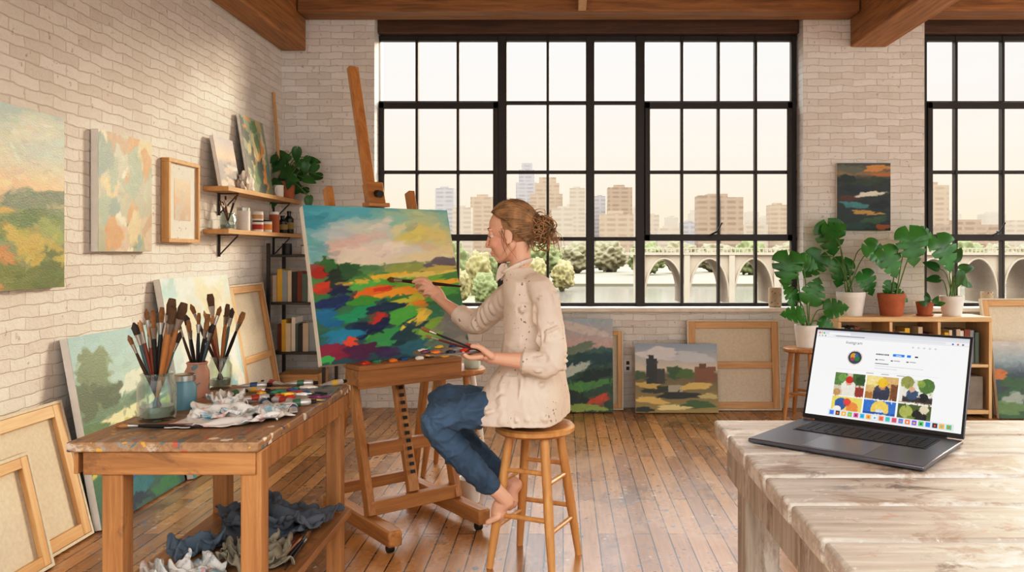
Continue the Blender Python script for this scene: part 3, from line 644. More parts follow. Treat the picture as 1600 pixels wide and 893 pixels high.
cloth('paint_rag', 'white paint rag at the left front of the lower shelf', (-1.06, 2.21, .28), [(0, 0, 0, 0, .65, 1.0, 2.0), (1, -.02, 0, .012, .48, 1.0, .6)], m_rag, 'rag')
cloth('cloth', 'slate blue cloth between the rags on the lower shelf', (-1.13, 2.46, .28), [(1, 0, 0, 0, .42, 1.0, 2.3)], m_slate)
for i in range(4): put_brush(i, (-.80-.02*i, 2.30+.03*i, .29), (.02*i-.03, .4, .0), 'brush lying on the right side of the lower shelf', 'brushes on the lower shelf')
for i, (x, y, a, q) in enumerate([(-.99, 2.12, .3, 1), (-.88, 2.14, 2.5, 0), (-.90, 2.22, 1.4, 3)]):
    e = copy_tree(tps[q]); e.location = (x, y, .28); e.rotation_euler = (0, 0, a); tag(e, 'paint tube with %s band at the front of the lower shelf' % tl[q], 'paint tube', 'paint tubes on the lower shelf')

# ------------------------------------------------------------------ easel
ca, sa = math.cos(R(39)), math.sin(R(39)); EO = V((-.726, 3.58, 0)); K = .318
ez = empty('studio_easel', EO, R(39), 'large wooden studio easel with crank mast holding the bright landscape', 'easel')
pl = lambda z: (z-.728)*K
off = .068
for t in (-.21, .21):
    MB().bar((t, pl(.10)+off, .10), (t, pl(1.5)+off, 1.5), .05, .032, (1, 0, 0)).done('upright', m_easel, ez, bevel=.003)
    MB().box(t-.03, t+.03, -.36, .30, .035, .10).done('runner', m_easely, ez, bevel=.008)
    MB().bar((t*.9, pl(.72)+off+.03, .72), (t, .27, .10), .04, .026, (1, 0, 0)).done('back_strut', m_easel, ez, bevel=.003)
    for y in (-.31, .25):
        MB().tube([(t-.012, y, .018), (t+.012, y, .018)], .018, 14).bar((t, y, .02), (t, y, .036), .02, .02).done('caster', m_black, ez)
MB().bar((0, pl(.16)+off, .16), (0, pl(2.12)+off, 2.12), .032, .05, (1, 0, 0)).done('mast', m_easel, ez, bevel=.003)
sl = MB()
for i in range(14): z = .24+i*.032; sl.bar((0, pl(z)+off-.0265, z), (0, pl(z+.014)+off-.0265, z+.014), .003, .02, (1, 0, 0))
sl.done('ratchet_slots', m_black, ez)
MB().box(-.21, .21, pl(.13)+off-.02, pl(.13)+off+.02, .10, .16).done('crossbar', m_easelx, ez, bevel=.003)
MB().box(-.185, .185, pl(.36)+off-.016, pl(.36)+off+.016, .33, .385).done('crossbar', m_easelx, ez, bevel=.003)
MB().box(-.18, .18, .235, .27, .10, .15).done('crossbar', m_easelx, ez, bevel=.003)
MB().box(-.23, .23, pl(1.30)+off+.02, pl(1.30)+off+.045, 1.28, 1.33).done('crossbar', m_easelx, ez, bevel=.003)
tr = MB(); tr.box(-.25, .25, -.11, .05, .706, .7265); tr.box(-.25, .25, -.11, -.094, .63, .706); tr.box(-.25, -.234, -.094, .03, .64, .706); tr.box(.234, .25, -.094, .03, .64, .706)
trp = tr.done('tray', m_tray, ez, bevel=.003)
MB().bar((0, pl(1.405)+off-.035, 1.405+.012), (0, pl(1.53)+off-.035, 1.53), .05, .085, (1, 0, 0)).box(-.055, .055, pl(1.43)-.012, pl(1.43)+.06, 1.4165, 1.436).done('canvas_clamp', m_easelx, ez, bevel=.004)
MB().tube([(.0, pl(1.48)-.0, 1.48), (.0, pl(1.48)-.035, 1.475)], .017, 14).done('knob', m_black, ez)
for i in range(7): MB().crumple((0, 0, 0), .02, .014, .012, i+30, .4, 3).done('paint_dab', PM('tray_dab', cols[(i*3) % 8], .3, .2), trp, 180, loc=(-.2+i*.065, -.06+.02*(i % 2), .7265))
a_main = art(77, [(0, (92, 178, 188)), (.12, (138, 200, 200)), (.28, (222, 226, 212)), (.38, (234, 226, 200)), (.415, (128, 150, 110)), (.44, (90, 154, 84)), (.6, (60, 134, 74)), (1, (40, 84, 96))], [
    (.06, .06, .2, .14, (54, 154, 176), 20), (.3, .04, .28, .06, (96, 184, 198), 0), (.25, .2, .22, .1, (206, 210, 208), -15), (.17, .28, .16, .05, (226, 190, 178), -20), (.45, .18, .2, .09, (214, 222, 204), 15), (.42, .3, .25, .06, (242, 228, 210), -5), (.36, .22, .14, .04, (228, 198, 188), -15),
    (.78, .08, .25, .09, (208, 216, 168), 10), (.72, .19, .15, .06, (234, 218, 116), -20), (.9, .2, .14, .07, (234, 216, 136), 25), (.58, .08, .12, .05, (150, 206, 190), 0), (.85, .32, .25, .045, (240, 226, 178), -8), (.05, .3, .08, .12, (104, 178, 180), 0), (.55, .27, .1, .04, (246, 236, 222), -10), (.5, .11, .1, .03, (232, 226, 214), -20), (.62, .14, .08, .03, (236, 228, 178), -30), (.8, .26, .1, .03, (230, 206, 170), 10),
    (.72, .398, .3, .03, (148, 164, 112), -5), (.90, .38, .14, .04, (116, 112, 122), -7), (.60, .415, .14, .026, (160, 178, 96), -8), (.3, .41, .15, .03, (92, 144, 92), 0), (.86, .42, .16, .02, (206, 190, 100), -4),
    (.07, .43, .06, .06, (176, 48, 40), 10), (.15, .46, .075, .085, (38, 60, 48), 0), (.12, .38, .05, .05, (58, 116, 60), 0), (.23, .43, .055, .055, (48, 100, 60), 0), (.05, .53, .07, .04, (212, 70, 46), 0), (.2, .54, .09, .035, (26, 44, 80), 0),
    (.5, .475, .28, .028, (246, 204, 72), -6), (.75, .46, .24, .02, (236, 216, 120), -6), (.42, .52, .22, .032, (96, 190, 84), -8), (.68, .512, .24, .026, (132, 194, 74), -10), (.88, .525, .14, .032, (248, 192, 60), -8), (.35, .57, .18, .032, (242, 124, 42), -10), (.55, .575, .2, .028, (252, 176, 60), -8), (.8, .59, .22, .038, (92, 176, 76), -12), (.3, .625, .14, .028, (70, 162, 62), 0), (.62, .625, .18, .028, (210, 206, 70), -12), (.45, .545, .08, .012, (226, 66, 44), -10),
    (.1, .63, .12, .042, (28, 56, 108), -10), (.08, .72, .1, .055, (26, 120, 166), 15), (.25, .7, .14, .04, (32, 164, 112), -15), (.45, .67, .15, .028, (26, 58, 86), -8), (.6, .69, .14, .036, (242, 150, 56), -20), (.5, .75, .22, .05, (88, 184, 74), -25), (.7, .74, .16, .038, (240, 210, 82), -25), (.85, .7, .14, .05, (56, 130, 96), -15), (.3, .8, .16, .05, (20, 40, 82), -15), (.15, .83, .12, .05, (32, 144, 182), -10), (.38, .74, .06, .02, (206, 56, 50), -25),
    (.4, .87, .14, .05, (60, 164, 94), -20), (.58, .84, .14, .045, (30, 70, 82), -25), (.75, .83, .16, .05, (136, 184, 72), -30), (.9, .82, .12, .1, (130, 134, 130), -10), (.08, .92, .12, .055, (152, 42, 76), 0), (.25, .93, .12, .045, (86, 36, 78), -10), (.2, .87, .05, .03, (240, 88, 58), 0), (.42, .95, .1, .036, (62, 48, 92), 0), (.6, .93, .12, .045, (38, 110, 124), -10), (.78, .93, .14, .045, (100, 126, 110), -10), (.95, .95, .08, .06, (146, 146, 140), 0), (.03, .97, .05, .03, (66, 188, 92), 0)],
    270, 260, 520, .075, 11, -.14, .3, soft=.37)
a_main = a_main*.93+15
nrm = V((sa, -ca, 0)); upv = V((0, 0, 1))-nrm*K
painting('large bright abstract landscape in progress on the easel', a_main, .731, .717, EO+V((0, 0, .728)), (ca, sa, 0), upv, .042, lift=False)

# ------------------------------------------------------------------ stools
def stool(label, c, h, rs, rf, rot, mat, rungs, name='stool', th=.032):
    e = empty(name, (c[0], c[1], 0), 0, label, 'stool')
    MB().lathe([(0, h-th), (rs-.012, h-th), (rs, h-th*.7), (rs, h-.008), (rs-.008, h), (0, h)], 36).done('seat', mat, e, smooth=40)
    top = rs*.66
    pos = lambda a, z: V((math.cos(a), math.sin(a), 0))*(top+(rf-top)*(1-z/(h-th)))+V((0, 0, z))
    an = [R(rot+90*i) for i in range(4)]
    for a in an: MB().tube([pos(a, 0), pos(a, .2), pos(a, h-th)], [.013, .0185, .017], 14).done('leg', mat, e)
    for i in range(4):
        for z in rungs[i]: MB().tube([pos(an[i], z), pos(an[(i+1) % 4], z)], .0095, 10).done('rung', mat, e)
    return e
SC = (-.11, 3.12)
stool('round wooden stool the painter sits on', SC, .536, .155, .185, 22, m_stool, [(.20, .37), (.155, .33), (.20, .37), (.155, .33)])
stool('small wooden stool by the window carrying a potted plant', (1.725, 5.74), .525, .145, .15, 10, m_easel, [(.2,), (.16,), (.2,), (.16,)])
m_wtop = PM('white_stool_top', (232, 230, 222), .4, .05, spl=[((70, 160, 165), 36, .5, .5)])
st = stool('round white topped side stool behind the easel and the painter', (-.60, 4.42), .57, .17, .2, 40, m_easel, [(.2,), (.16,), (.2,), (.16,)])
st.children[0].data.materials[0] = m_wtop
jar('water_jar', 'white jar with a teal rim on the side stool', (-.50, 4.40, .57), .045, .13, PM('teal_white', (200, 215, 208), .3, .15, 20))
e = empty('paint_dish', (-.63, 4.36, .57), 0, 'shallow white paint dish on the side stool', 'dish')
MB().lathe([(.03, 0), (.05, .004), (.065, .02), (.06, .02), (.045, .008), (0, .006)], 24).done('dish', m_wpot, e); MB().lathe([(0, .0065), (.04, .0065), (.042, .011), (0, .011)], 20).done('paint', PM('teal_paint', (70, 150, 150), .3), e)
e = empty('bucket', (-.45, 3.87, 0), 0, 'small white bucket on the floor behind the easel runner', 'bucket')
MB().lathe([(.045, 0), (.058, .11), (.062, .115), (.055, .112), (.042, .008), (0, .008)], 24).done('pail', m_wpot, e); MB().tube([(.06*math.cos(a*math.pi/10), .02, .105+.05*math.sin(a*math.pi/10)) for a in range(11)], .003, 6).done('handle', m_steel, e)

# ------------------------------------------------------------------ wall shelves
for z, lab in ((1.605, 'upper pine wall shelf with canvases and a trailing plant'), (1.345, 'lower pine wall shelf with jars and paint pots')):
    e = empty('wall_shelf', (XL, 5.5, z-.028), 0, lab, 'shelf')
    MB().box(0.001, .155, -.66, .69, 0, .028).done('board', m_piney, e, bevel=.002)
    for y in (-.45, .5):
        MB().bar((.006, y, 0), (.006, y, -.14), .02, .006, (0, 1, 0)).bar((.006, y, -.004), (.13, y, -.004), .006, .02, (0, 1, 0)).bar((.01, y, -.13), (.125, y, -.01), .006, .012, (0, 1, 0)).done('bracket', m_metal, e)
SU, SLW = 1.605, 1.345
as1 = art(41, [(0, (176, 172, 180)), (.4, (222, 182, 156)), (.55, (130, 130, 134)), (1, (110, 100, 90))], rblobs(5, [(190, 160, 140), (120, 125, 135), (90, 90, 90), (200, 190, 180)], 12, .5, 1, .25, .05, 10), 60, 70, 200, .1)
painting('small grey dusk seascape canvas on the upper wall shelf', as1, .29, .315, (XL+.10, 5.015, SU), UY, (-.055, 0, .31), .022)
as2 = art(42, [(0, (150, 170, 150)), (1, (130, 140, 100))], rblobs(6, [(220, 156, 82), (90, 130, 80), (225, 215, 190), (60, 80, 70), (200, 190, 136), (120, 156, 156)], 26, 0, 1, .16, .12, 60), 70, 90, 250, .09, angv=1)
painting('tall green and ochre abstract canvas on the upper wall shelf', as2, .41, .52, (XL+.115, 5.50, SU), UY, (-.08, 0, .51), .022)
tag(MB().crumple((0, 0, 0), .035, .07, .085, 21, .7, 4).done('plaster_cast', PM('plaster', (226, 218, 206), .8, .08), smooth=60, loc=(XL+.115, 5.2, SU)), 'small white plaster cast between the two shelf canvases', 'ornament')
e = empty('mug', (XL+.115, 5.80, SU), 0, 'white mug on the upper wall shelf before the plant', 'mug')
MB().lathe([(.034, 0), (.036, .003), (.037, .085), (.033, .085), (.032, .01), (0, .01)], 24).done('cup', m_wpot, e); MB().tube([(0, -.036, .07), (0, -.06, .062), (0, -.06, .03), (0, -.036, .02)], .005, 8, sub=4).done('handle', m_wpot, e)
tag(MB().tube([(XL+.075, 5.98, SU), (XL+.012, 5.99, 2.40)], .011, 10).done('wooden_dowel', m_pine), 'tall thin wooden dowel leaning in the corner behind the plant', 'stick')
jl = (XL+.085, 5.0, SLW); jar('brush_jar', 'glass jar of brushes on the lower wall shelf', jl, .05, .105, m_jar, content=m_murk)
brushes_in(jl, .05, .105, 9, 14, 'paintbrush standing in the glass jar on the lower wall shelf', 'brushes on the wall shelf', .72)
def canister(label, loc, r, h, mat, lidm, band=None, name='canister', cat='canister'):
    e = empty(name, loc, 0, label, cat)
    MB().lathe([(0, 0), (r, 0), (r, h*.86), (r*.9, h*.9), (0, h*.9)], 24).done('body', mat, e)
    MB().lathe([(0, h*.86), (r*.97, h*.86), (r*.97, h), (0, h)], 24).done('lid', lidm, e)
    if band: MB().lathe([(r+.0005, h*.2), (r+.001, h*.2), (r+.001, h*.65), (r+.0005, h*.65)], 24).done('label_band', band, e)
    return e
canister('tall pale canister on the lower wall shelf', (XL+.085, 5.24, SLW), .043, .15, m_wpot, m_steel)
canister('paint pot with red band on the lower wall shelf', (XL+.10, 5.45, SLW), .036, .075, m_wpot, m_black, PM('red_band', (180, 64, 44), .5), 'paint_pot', 'paint pot')
canister('white paint pot stacked on the red banded pot', (XL+.10, 5.45, SLW+.0755), .036, .06, m_wpot, m_wpot, PM('tan_band', (200, 160, 116), .5), 'paint_pot', 'paint pot')
canister('paint pot with orange band on the lower wall shelf', (XL+.10, 5.60, SLW), .04, .085, m_wpot, m_black, PM('orange_band', (222, 146, 64), .5), 'paint_pot', 'paint pot')
canister('tall terracotta paint pot beside the dark bottles', (XL+.10, 5.76, SLW), .036, .15, m_terra, m_wpot, None, 'paint_pot', 'paint pot')
for i, (y, lab) in enumerate(((5.90, 'shorter dark bottle on the lower wall shelf'), (6.04, 'taller dark bottle at the far end of the lower wall shelf'))):
    e = empty('bottle', (XL+.11, y, SLW), 0, lab, 'bottle'); h = .13+.04*i
    MB().lathe([(0, 0), (.032, 0), (.034, .005), (.034, h*.66), (.014, h*.8), (.014, h*.92), (0, h*.92)], 20).done('body', PM('dark_glass', (40, 40, 30), .2, .2), e); MB().lathe([(0, h*.9), (.016, h*.9), (.016, h), (0, h)], 16).done('cap', m_black, e)
    MB().lathe([(.0345, h*.2), (.035, h*.2), (.035, h*.5), (.0345, h*.5)], 20).done('label_band', PM('olive_band', (150, 130, 70), .6), e)

# ------------------------------------------------------------------ metal rack with books
rk = empty('metal_rack', (-1.93, 5.94, 0), 0, 'dark metal shelf rack in the corner', 'rack')
for x in (-.2, .2):
    for y in (-.16, .16): MB().box(x-.011, x+.011, y-.011, y+.011, 0, 1.27).done('post', m_metal, rk)
for z in (1.19, .845, .485, .12):
    MB().box(-.189, .189, -.149, .149, z-.02, z).done('shelf', m_metal, rk, bevel=.003)
BK = [((238, 232, 222), 'white'), ((222, 206, 178), 'cream'), ((60, 58, 56), 'black'), ((228, 188, 66), 'yellow'), ((160, 170, 175), 'grey blue'), ((200, 186, 168), 'beige'), ((140, 78, 56), 'brown'), ((98, 120, 108), 'sage green')]
def book(label, loc, t, d, h, col, group, rot=0, tilt=0):
    e = empty('book', loc, rot, label, 'book', group); e.rotation_euler = (0, tilt, rot)
    MB().box(0, .002, 0, d, 0, h).box(t-.002, t, 0, d, 0, h).box(.002, t-.002, 0, .003, 0, h).done('cover', PM('cover', col, .6, .08), e)
    MB().box(.002, t-.002, .003, d-.004, .003, h-.004).done('pages', m_cwhite, e); return e
def row(x, y, z, n, seed, where, group, x1):
    r = random.Random(seed); i = 0; order = list(range(8)); r.shuffle(order)
    while i < n:
        t = r.uniform(.02, .042); c, nm = BK[order[i % 8]]
        if x+t > x1: break
        book('%s book standing %s' % (nm, where), (x, y+r.uniform(0, .03), z), t, .17, r.uniform(.19, .265), c, group); x += t+.0015; i += 1
row(-2.11, 5.80, .845, 8, 2, 'on the middle shelf of the metal rack', 'books on the rack middle shelf', -1.76)
row(-2.08, 5.80, .485, 8, 5, 'on the lower shelf of the metal rack', 'books on the rack lower shelf', -1.76)
canister('small dark pot on top of the metal rack', (-2.03, 5.88, 1.19), .035, .08, m_black, m_black); canister('small pale pot on top of the metal rack', (-1.90, 5.9, 1.19), .035, .07, m_wpot, m_steel)
e = empty('wooden_crate', (-1.93, 5.93, .12), 0, 'low wooden crate on the bottom shelf of the metal rack', 'crate')
MB().box(-.15, .15, -.13, -.115, 0, .2).box(-.15, .15, .115, .13, 0, .2).box(-.15, -.135, -.115, .115, 0, .2).box(.135, .15, -.115, .115, 0, .2).box(-.135, .135, -.115, .115, 0, .015).done('crate_box', m_pinex, e, bevel=.002)

# ------------------------------------------------------------------ low bookcase
BX0, BX1, BY0, BY1, BZ = 1.995, 3.11, 5.8, 6.14, .736
bc = empty('low_bookcase', ((BX0+BX1)/2, BY0, 0), 0, 'low open pine bookcase under the plants by the window', 'bookcase'); hw = (BX1-BX0)/2
m_pale = WOOD('pale_pine', (210, 172, 122), (236, 206, 160), 'z', .45); m_palex = WOOD('pale_pine_x', (210, 172, 122), (236, 206, 160), 'x', .45)
MB().box(-hw, hw, 0, .34, BZ-.035, BZ).done('top_board', m_palex, bc, bevel=.003); MB().box(-hw, hw, .005, .34, .03, .06).done('bottom_board', m_palex, bc, bevel=.003)
for x in (-hw, -hw/3, hw/3-.022, hw-.022): MB().box(x, x+.022, .002, .338, 0, BZ-.036).done('upright', m_pale, bc, bevel=.002)
for x0, x1 in ((-hw+.023, -hw/3-.001), (-hw/3+.023, hw/3-.023), (hw/3+.001, hw-.023)): MB().box(x0, x1, .005, .338, .37, .392).done('shelf_board', m_palex, bc, bevel=.002)
MB().box(-hw+.001, hw-.001, .338, .345, .03, BZ-.036).done('back_panel', m_palex, bc)
row(2.02, 5.85, .3935, 8, 21, 'in the left upper cube of the low bookcase', 'books in the left cube', 2.36); row(2.40, 5.85, .3935, 9, 22, 'in the middle upper cube of the low bookcase', 'books in the middle cube', 2.72)
row(2.76, 5.85, .3935, 9, 23, 'in the right upper cube of the low bookcase', 'books in the right cube', 3.07)
e = empty('storage_box', (2.92, 5.83, .061), 0, 'grey storage box in the lower right cube of the low bookcase', 'box')
MB().box(-.14, .14, 0, .26, 0, .24).done('box_body', PM('grey_box', (140, 132, 120), .8), e, bevel=.004); MB().box(-.04, .04, -.004, 0, .15, .18).done('handle', m_black, e)

# ------------------------------------------------------------------ plants
def plant(name, label, loc, pot, r, h, leaves, lm, mono=True, taper=.78, ls=1.0, droop=.25, saucer=False):
    e = empty(name, loc, 0, label, 'plant'); z0 = .0
    if saucer: MB().lathe([(0, 0), (r*.9, 0), (r*1.05, .012), (r*1.0, .012), (0, .008)], 24).done('saucer', pot, e); z0 = .009
    MB().lathe([(r*taper, z0), (r*.98, z0+h*.8), (r, z0+h*.8), (r, z0+h), (r*.9, z0+h), (r*.88, z0+h*.85), (0, z0+h*.85)], 28).done('pot', pot, e, smooth=40)
    MB().lathe([(0, h*.86+z0), (r*.87, h*.86+z0), (r*.6, h*.9+z0), (0, h*.92+z0)], 20).done('soil', m_soil, e)
    fo, stm = MB(), MB(); rr = random.Random(len(label)*7+len(leaves))
    for (dx, dy, dz, s, dr) in leaves:
        b = V((dx, dy, dz)); root = V((rr.uniform(-.3, .3)*r, rr.uniform(-.3, .3)*r, h*.88+z0)); out = V((dx, dy, 0))
        mid = root.lerp(b, .55)+V((0, 0, .25*(b-root).length))-out*.12
        stm.tube([root, mid, b], [.005, .004, .003], 6, sub=5)
        d = V((math.sin(R(dr)), rr.uniform(-.35, .1), math.cos(R(dr))))
        fo.leaf(b, d, V((rr.uniform(-.25, .25), -1, .45+rr.uniform(-.3, .3))), s*ls, s*ls*(.5 if mono else .36), mono, droop)
    stm.done('stems', m_stem, e, smooth=80); fo.done('foliage', lm, e, smooth=180); return e
PX = 5.95/F
def off_l(px0, py0, lst, sd=1):
    r = random.Random(sd); return [((x-px0)*PX, r.uniform(-.14, .1), (py0-y)*PX, s*PX, a) for x, y, s, a in lst]
plant('monstera', 'big monstera in a round white pot on the low bookcase', V((2.142, 5.96, BZ)), m_wpot, .105, .175,
    off_l(1330, 492, [(1300, 350, 52, 165), (1288, 398, 44, 215), (1346, 384, 46, 130), (1372, 392, 46, 150), (1322, 408, 42, 190), (1352, 428, 38, 150), (1294, 364, 34, 60)], 2), m_leaf)
plant('monstera', 'monstera with upright split leaves in a terracotta pot', V((2.437, 5.94, BZ)), m_terra, .10, .165,
    off_l(1392, 492, [(1412, 362, 54, 172), (1464, 374, 54, 155), (1430, 366, 32, 110), (1392, 442, 24, 200), (1400, 458, 22, 120)], 3), m_leaf)
plant('potted_succulent', 'tiny plant in a small terracotta pot on a saucer', V((2.68, 5.93, BZ)), m_terra, .062, .095,
    off_l(1443, 492, [(1440, 470, 12, -30), (1447, 470, 12, 30), (1443, 468, 14, 0), (1435, 473, 12, -70), (1451, 473, 12, 70)], 4), m_leaf2, False, saucer=True)
plant('potted_plant', 'round leaved plant in a white pot at the bookcase right end', V((2.89, 5.95, BZ)), m_wpot, .085, .145,
    off_l(1487, 492, [(1465, 418, 20, -60), (1480, 408, 20, -20), (1497, 405, 20, 30), (1510, 420, 20, 80), (1470, 435, 18, -90), (1512, 440, 18, 110), (1487, 425, 20, 180), (1500, 432, 18, 140), (1490, 398, 16, 0)], 5), m_leaf2, False, ls=1.15)
plant('potted_plant', 'broad leaved plant in a white pot on the small wooden stool', V((1.745, 5.74, .5255)), m_wpot, .085, .16,
    off_l(1258, 540, [(1234, 403, 48, 190), (1252, 410, 30, 110), (1262, 470, 38, 20), (1284, 482, 32, 80), (1242, 490, 32, -80), (1242, 470, 30, -30), (1278, 502, 26, 120)], 6), m_leaf)
lv = []
rr = random.Random(9)
for i in range(46):
    a = rr.uniform(0, 6.28); q = rr.uniform(.05, .23); lv.append((q*math.cos(a)*1.0+.05, q*math.sin(a)*.55-.03, rr.uniform(.08, .40)-.45*q, rr.uniform(.075, .11), rr.uniform(90, 270)))
lv = [(max(x, -.06), y, z, s, a) for x, y, z, s, a in lv]
plant('pothos', 'bushy trailing plant in a terracotta pot at the end of the upper wall shelf', V((XL+.09, 6.02, SU)), m_terra, .078, .13, lv, m_leaf2, False, ls=1.0)
for lab, x, r, h in (('grey beige stoneware cup on the main window sill', 1.655, .05, .15), ('beige cup on the right window sill', 3.31, .045, .12)):
    e = empty('cup', (x, 6.25, .778), 0, lab, 'cup'); MB().lathe([(r*.85, 0), (r, .01), (r*1.02, h), (r*.92, h), (r*.88, .015), (0, .012)], 24).done('cup_body', PM('stoneware', (190, 170, 144), .7, .2, spl=[((120, 100, 80), 46, .5, .5)]), e)

# ------------------------------------------------------------------ right table + laptop
X0, X1, Y0, Y1 = .434, 2.0, .95, 2.31
wt = empty('plank_table', (X0, Y1, 0), 0, 'weathered whitewashed plank table carrying the laptop', 'table')
n = 7; pw = (Y1-Y0)/n; rp = random.Random(5)
for i in range(n):
    sx_, sy_ = -3.1*i, 1.3*i; dz = rp.uniform(-.0015, 0)
    po = MB().box(sx_, sx_+X1-X0-rp.uniform(0, .006), sy_-pw/2+.0055, sy_+pw/2-.0055, 0, .045+dz).done('plank', m_white_tab, wt, bevel=.007); po.location = (-sx_, -(i+.5)*pw-sy_, T-.045)
MB().box(.03, X1-X0-.03, Y0-Y1+.03, -.03, T-.052, T-.046).done('gap_shade_sheet', PM('dark_gap', (40, 30, 24), .9), wt)  # thin dark sheet added below the planks, its colour shades their gaps
for x, y in ((.1, -.12), (X1-X0-.1, -.12), (.1, Y0-Y1+.12), (X1-X0-.1, Y0-Y1+.12)): MB().box(x-.047, x+.047, y-.047, y+.047, 0, T-.053).done('leg', m_white_leg, wt, bevel=.005)
MB().box(.03, .055, Y0-Y1+.04, -.04, T-.15, T-.053).done('apron', m_white_leg, wt, bevel=.003)
MB().box(.055, X1-X0-.05, -.065, -.04, T-.15, T-.053).done('apron', m_white_tab, wt, bevel=.003)
MB().box(X1-X0-.05, X1-X0-.025, Y0-Y1+.04, -.04, T-.15, T-.053).done('apron', m_white_leg, wt, bevel=.003); MB().box(.055, X1-X0-.05, Y0-Y1+.04, Y0-Y1+.065, T-.15, T-.053).done('apron', m_white_tab, wt, bevel=.003)
LW, LD, LH = .423, .32, .266
lp = empty('laptop', (.674, 2.264, T), R(-40.5), 'open grey laptop showing a photo profile page on the plank table', 'laptop')
m_lap = PM('space_grey', (104, 104, 112), .35, .06, metal=.6)
MB().box(0, LW, -LD, 0, .003, .014).done('base', m_lap, lp, bevel=.0035)
MB().box(.045, LW-.045, -.155, -.03, .0139, .0146).done('keyboard_well', m_black, lp)
kb = MB()
for r_ in range(6):
    nk = 14 if r_ < 5 else 8
    for c_ in range(nk):
        wk = (LW-.1)/nk; x = .05+c_*wk; y = -.034-r_*.0198
        kb.box(x+.0012, x+wk-.0012, y-.0178, y, .0146, .0158)
kb.done('keys', PM('key_black', (30, 30, 33), .5), lp, smooth=0)
MB().box(LW/2-.075, LW/2+.075, -LD+.012, -.17, .0139, .0144).done('trackpad', PM('pad', (116, 116, 124), .3, .03, metal=.5), lp)
for x in (.03, LW-.03):
    for y in (-.03, -LD+.03): MB().lathe([(0, 0), (.008, 0), (.008, .003), (0, .003)], 12).done('rubber_foot', m_black, lp, loc=(x, y, 0))
MB().tube([(.04, .002, .014), (LW-.04, .002, .014)], .006, 12).done('hinge', m_black, lp)
lid = empty('screen_lid', (0, 0, 0)); lid.parent = lp; lid.location = (0, .004, .016); lid.rotation_euler = (R(-21), 0, 0)
MB().box(0, LW, 0, .006, 0, LH).done('lid_shell', m_lap, lid, bevel=.003); MB().box(.002, LW-.002, -.0012, 0, .002, LH-.002).done('bezel', m_black, lid)
iw, ih = 400, 248; im = np.full((ih, iw, 3), 248.0)
def rect(x0, y0, x1, y1, c): im[int(y0*ih):max(int(y0*ih)+1, int(y1*ih)), int(x0*iw):max(int(x0*iw)+1, int(x1*iw))] = c
def disc(x, y, r, c, y1=1.0):
    yy, xx = np.mgrid[0:ih, 0:iw]; m = (((xx/iw-x)*iw)**2+((yy/ih-y)*ih)**2 < (r*iw)**2) & (yy < y1*ih); im[m] = c
rect(0, 0, 1, .022, (205, 208, 216)); rect(0, .022, 1, .05, (216, 218, 225)); rect(.09, .026, .24, .05, (246, 247, 250)); rect(0, .05, 1, .085, (238, 239, 243)); rect(.12, .056, .86, .079, (222, 224, 230)); rect(.0, .085, 1, .088, (205, 206, 212)); rect(.14, .064, .34, .071, (130, 130, 136))
for i, c in enumerate(((235, 90, 80), (240, 190, 70), (90, 190, 90))): disc(.02+.016*i, .037, .006, c)
for i in range(3): disc(.02+.022*i, .068, .005, (140, 140, 146)); disc(.90+.03*i, .068, .006, ((90, 120, 200), (200, 110, 90), (120, 120, 126))[i])
for i in range(5): disc(.66+.035*i, .135, .0055, (120, 120, 125)); disc(.66+.035*i, .135, .0035, (248, 248, 248))
disc(.29, .30, .052, (224, 150, 130)); disc(.29, .30, .049, (248, 248, 248)); disc(.29, .30, .046, (60, 80, 90)); disc(.28, .285, .022, (210, 156, 60)); disc(.305, .31, .018, (60, 130, 70)); disc(.275, .32, .014, (160, 74, 94)); disc(.30, .275, .012, (60, 110, 180))
for i in range(8): rect(.43+.011*i, .237, .438+.011*i, .25, (70, 70, 76))
rect(.54, .228, .615, .258, (30, 132, 240)); rect(.63, .228, .655, .258, (30, 132, 240)); rect(.56, .239, .595, .247, (240, 244, 250)); rect(.68, .237, .70, .25, (60, 60, 60))
for i, (a, b_) in enumerate(((.43, .49), (.53, .59), (.63, .69))): rect(a, .30, a+.015, .311, (60, 60, 64)); rect(a+.02, .301, b_, .310, (130, 130, 134))
for i, b_ in enumerate((.52, .74, .58)): rect(.43, .345+.028*i, b_, .351+.028*i, ((80, 80, 84), (165, 165, 168), (150, 160, 190))[i])
rect(.17, .445, .84, .447, (220, 220, 220))
for i in range(3): rect(.38+.10*i, .462, .43+.10*i, .468, (150, 150, 154))
GX = (.175, .392, .61); gw = .207
def sub(q):
    c0 = GX[q % 3]; r0 = .49+.27*(q//3)
    return lambda x0, y0, x1, y1, c: rect(c0+x0*gw, min(r0+y0*.258, .93), c0+x1*gw, min(r0+y1*.258, .93), c)
def sd(q, x, y, r, c): disc(GX[q % 3]+x*gw, .49+.27*(q//3)+y*.258, r*gw, c, .93)
s_ = sub(0); s_(0, 0, 1, 1, (206, 196, 176)); s_(0, 0, .4, .55, (96, 132, 78)); s_(.6, 0, 1, .5, (76, 106, 62)); sd(0, .25, .2, .14, (120, 160, 90)); sd(0, .85, .25, .15, (56, 90, 50)); sd(0, .48, .6, .24, (232, 226, 216)); s_(.3, .62, .7, 1, (226, 220, 208)); sd(0, .48, .38, .11, (208, 160, 132)); sd(0, .48, .27, .12, (196, 56, 48)); s_(.72, .6, 1, 1, (150, 66, 54)); sd(0, .12, .85, .12, (190, 150, 100))
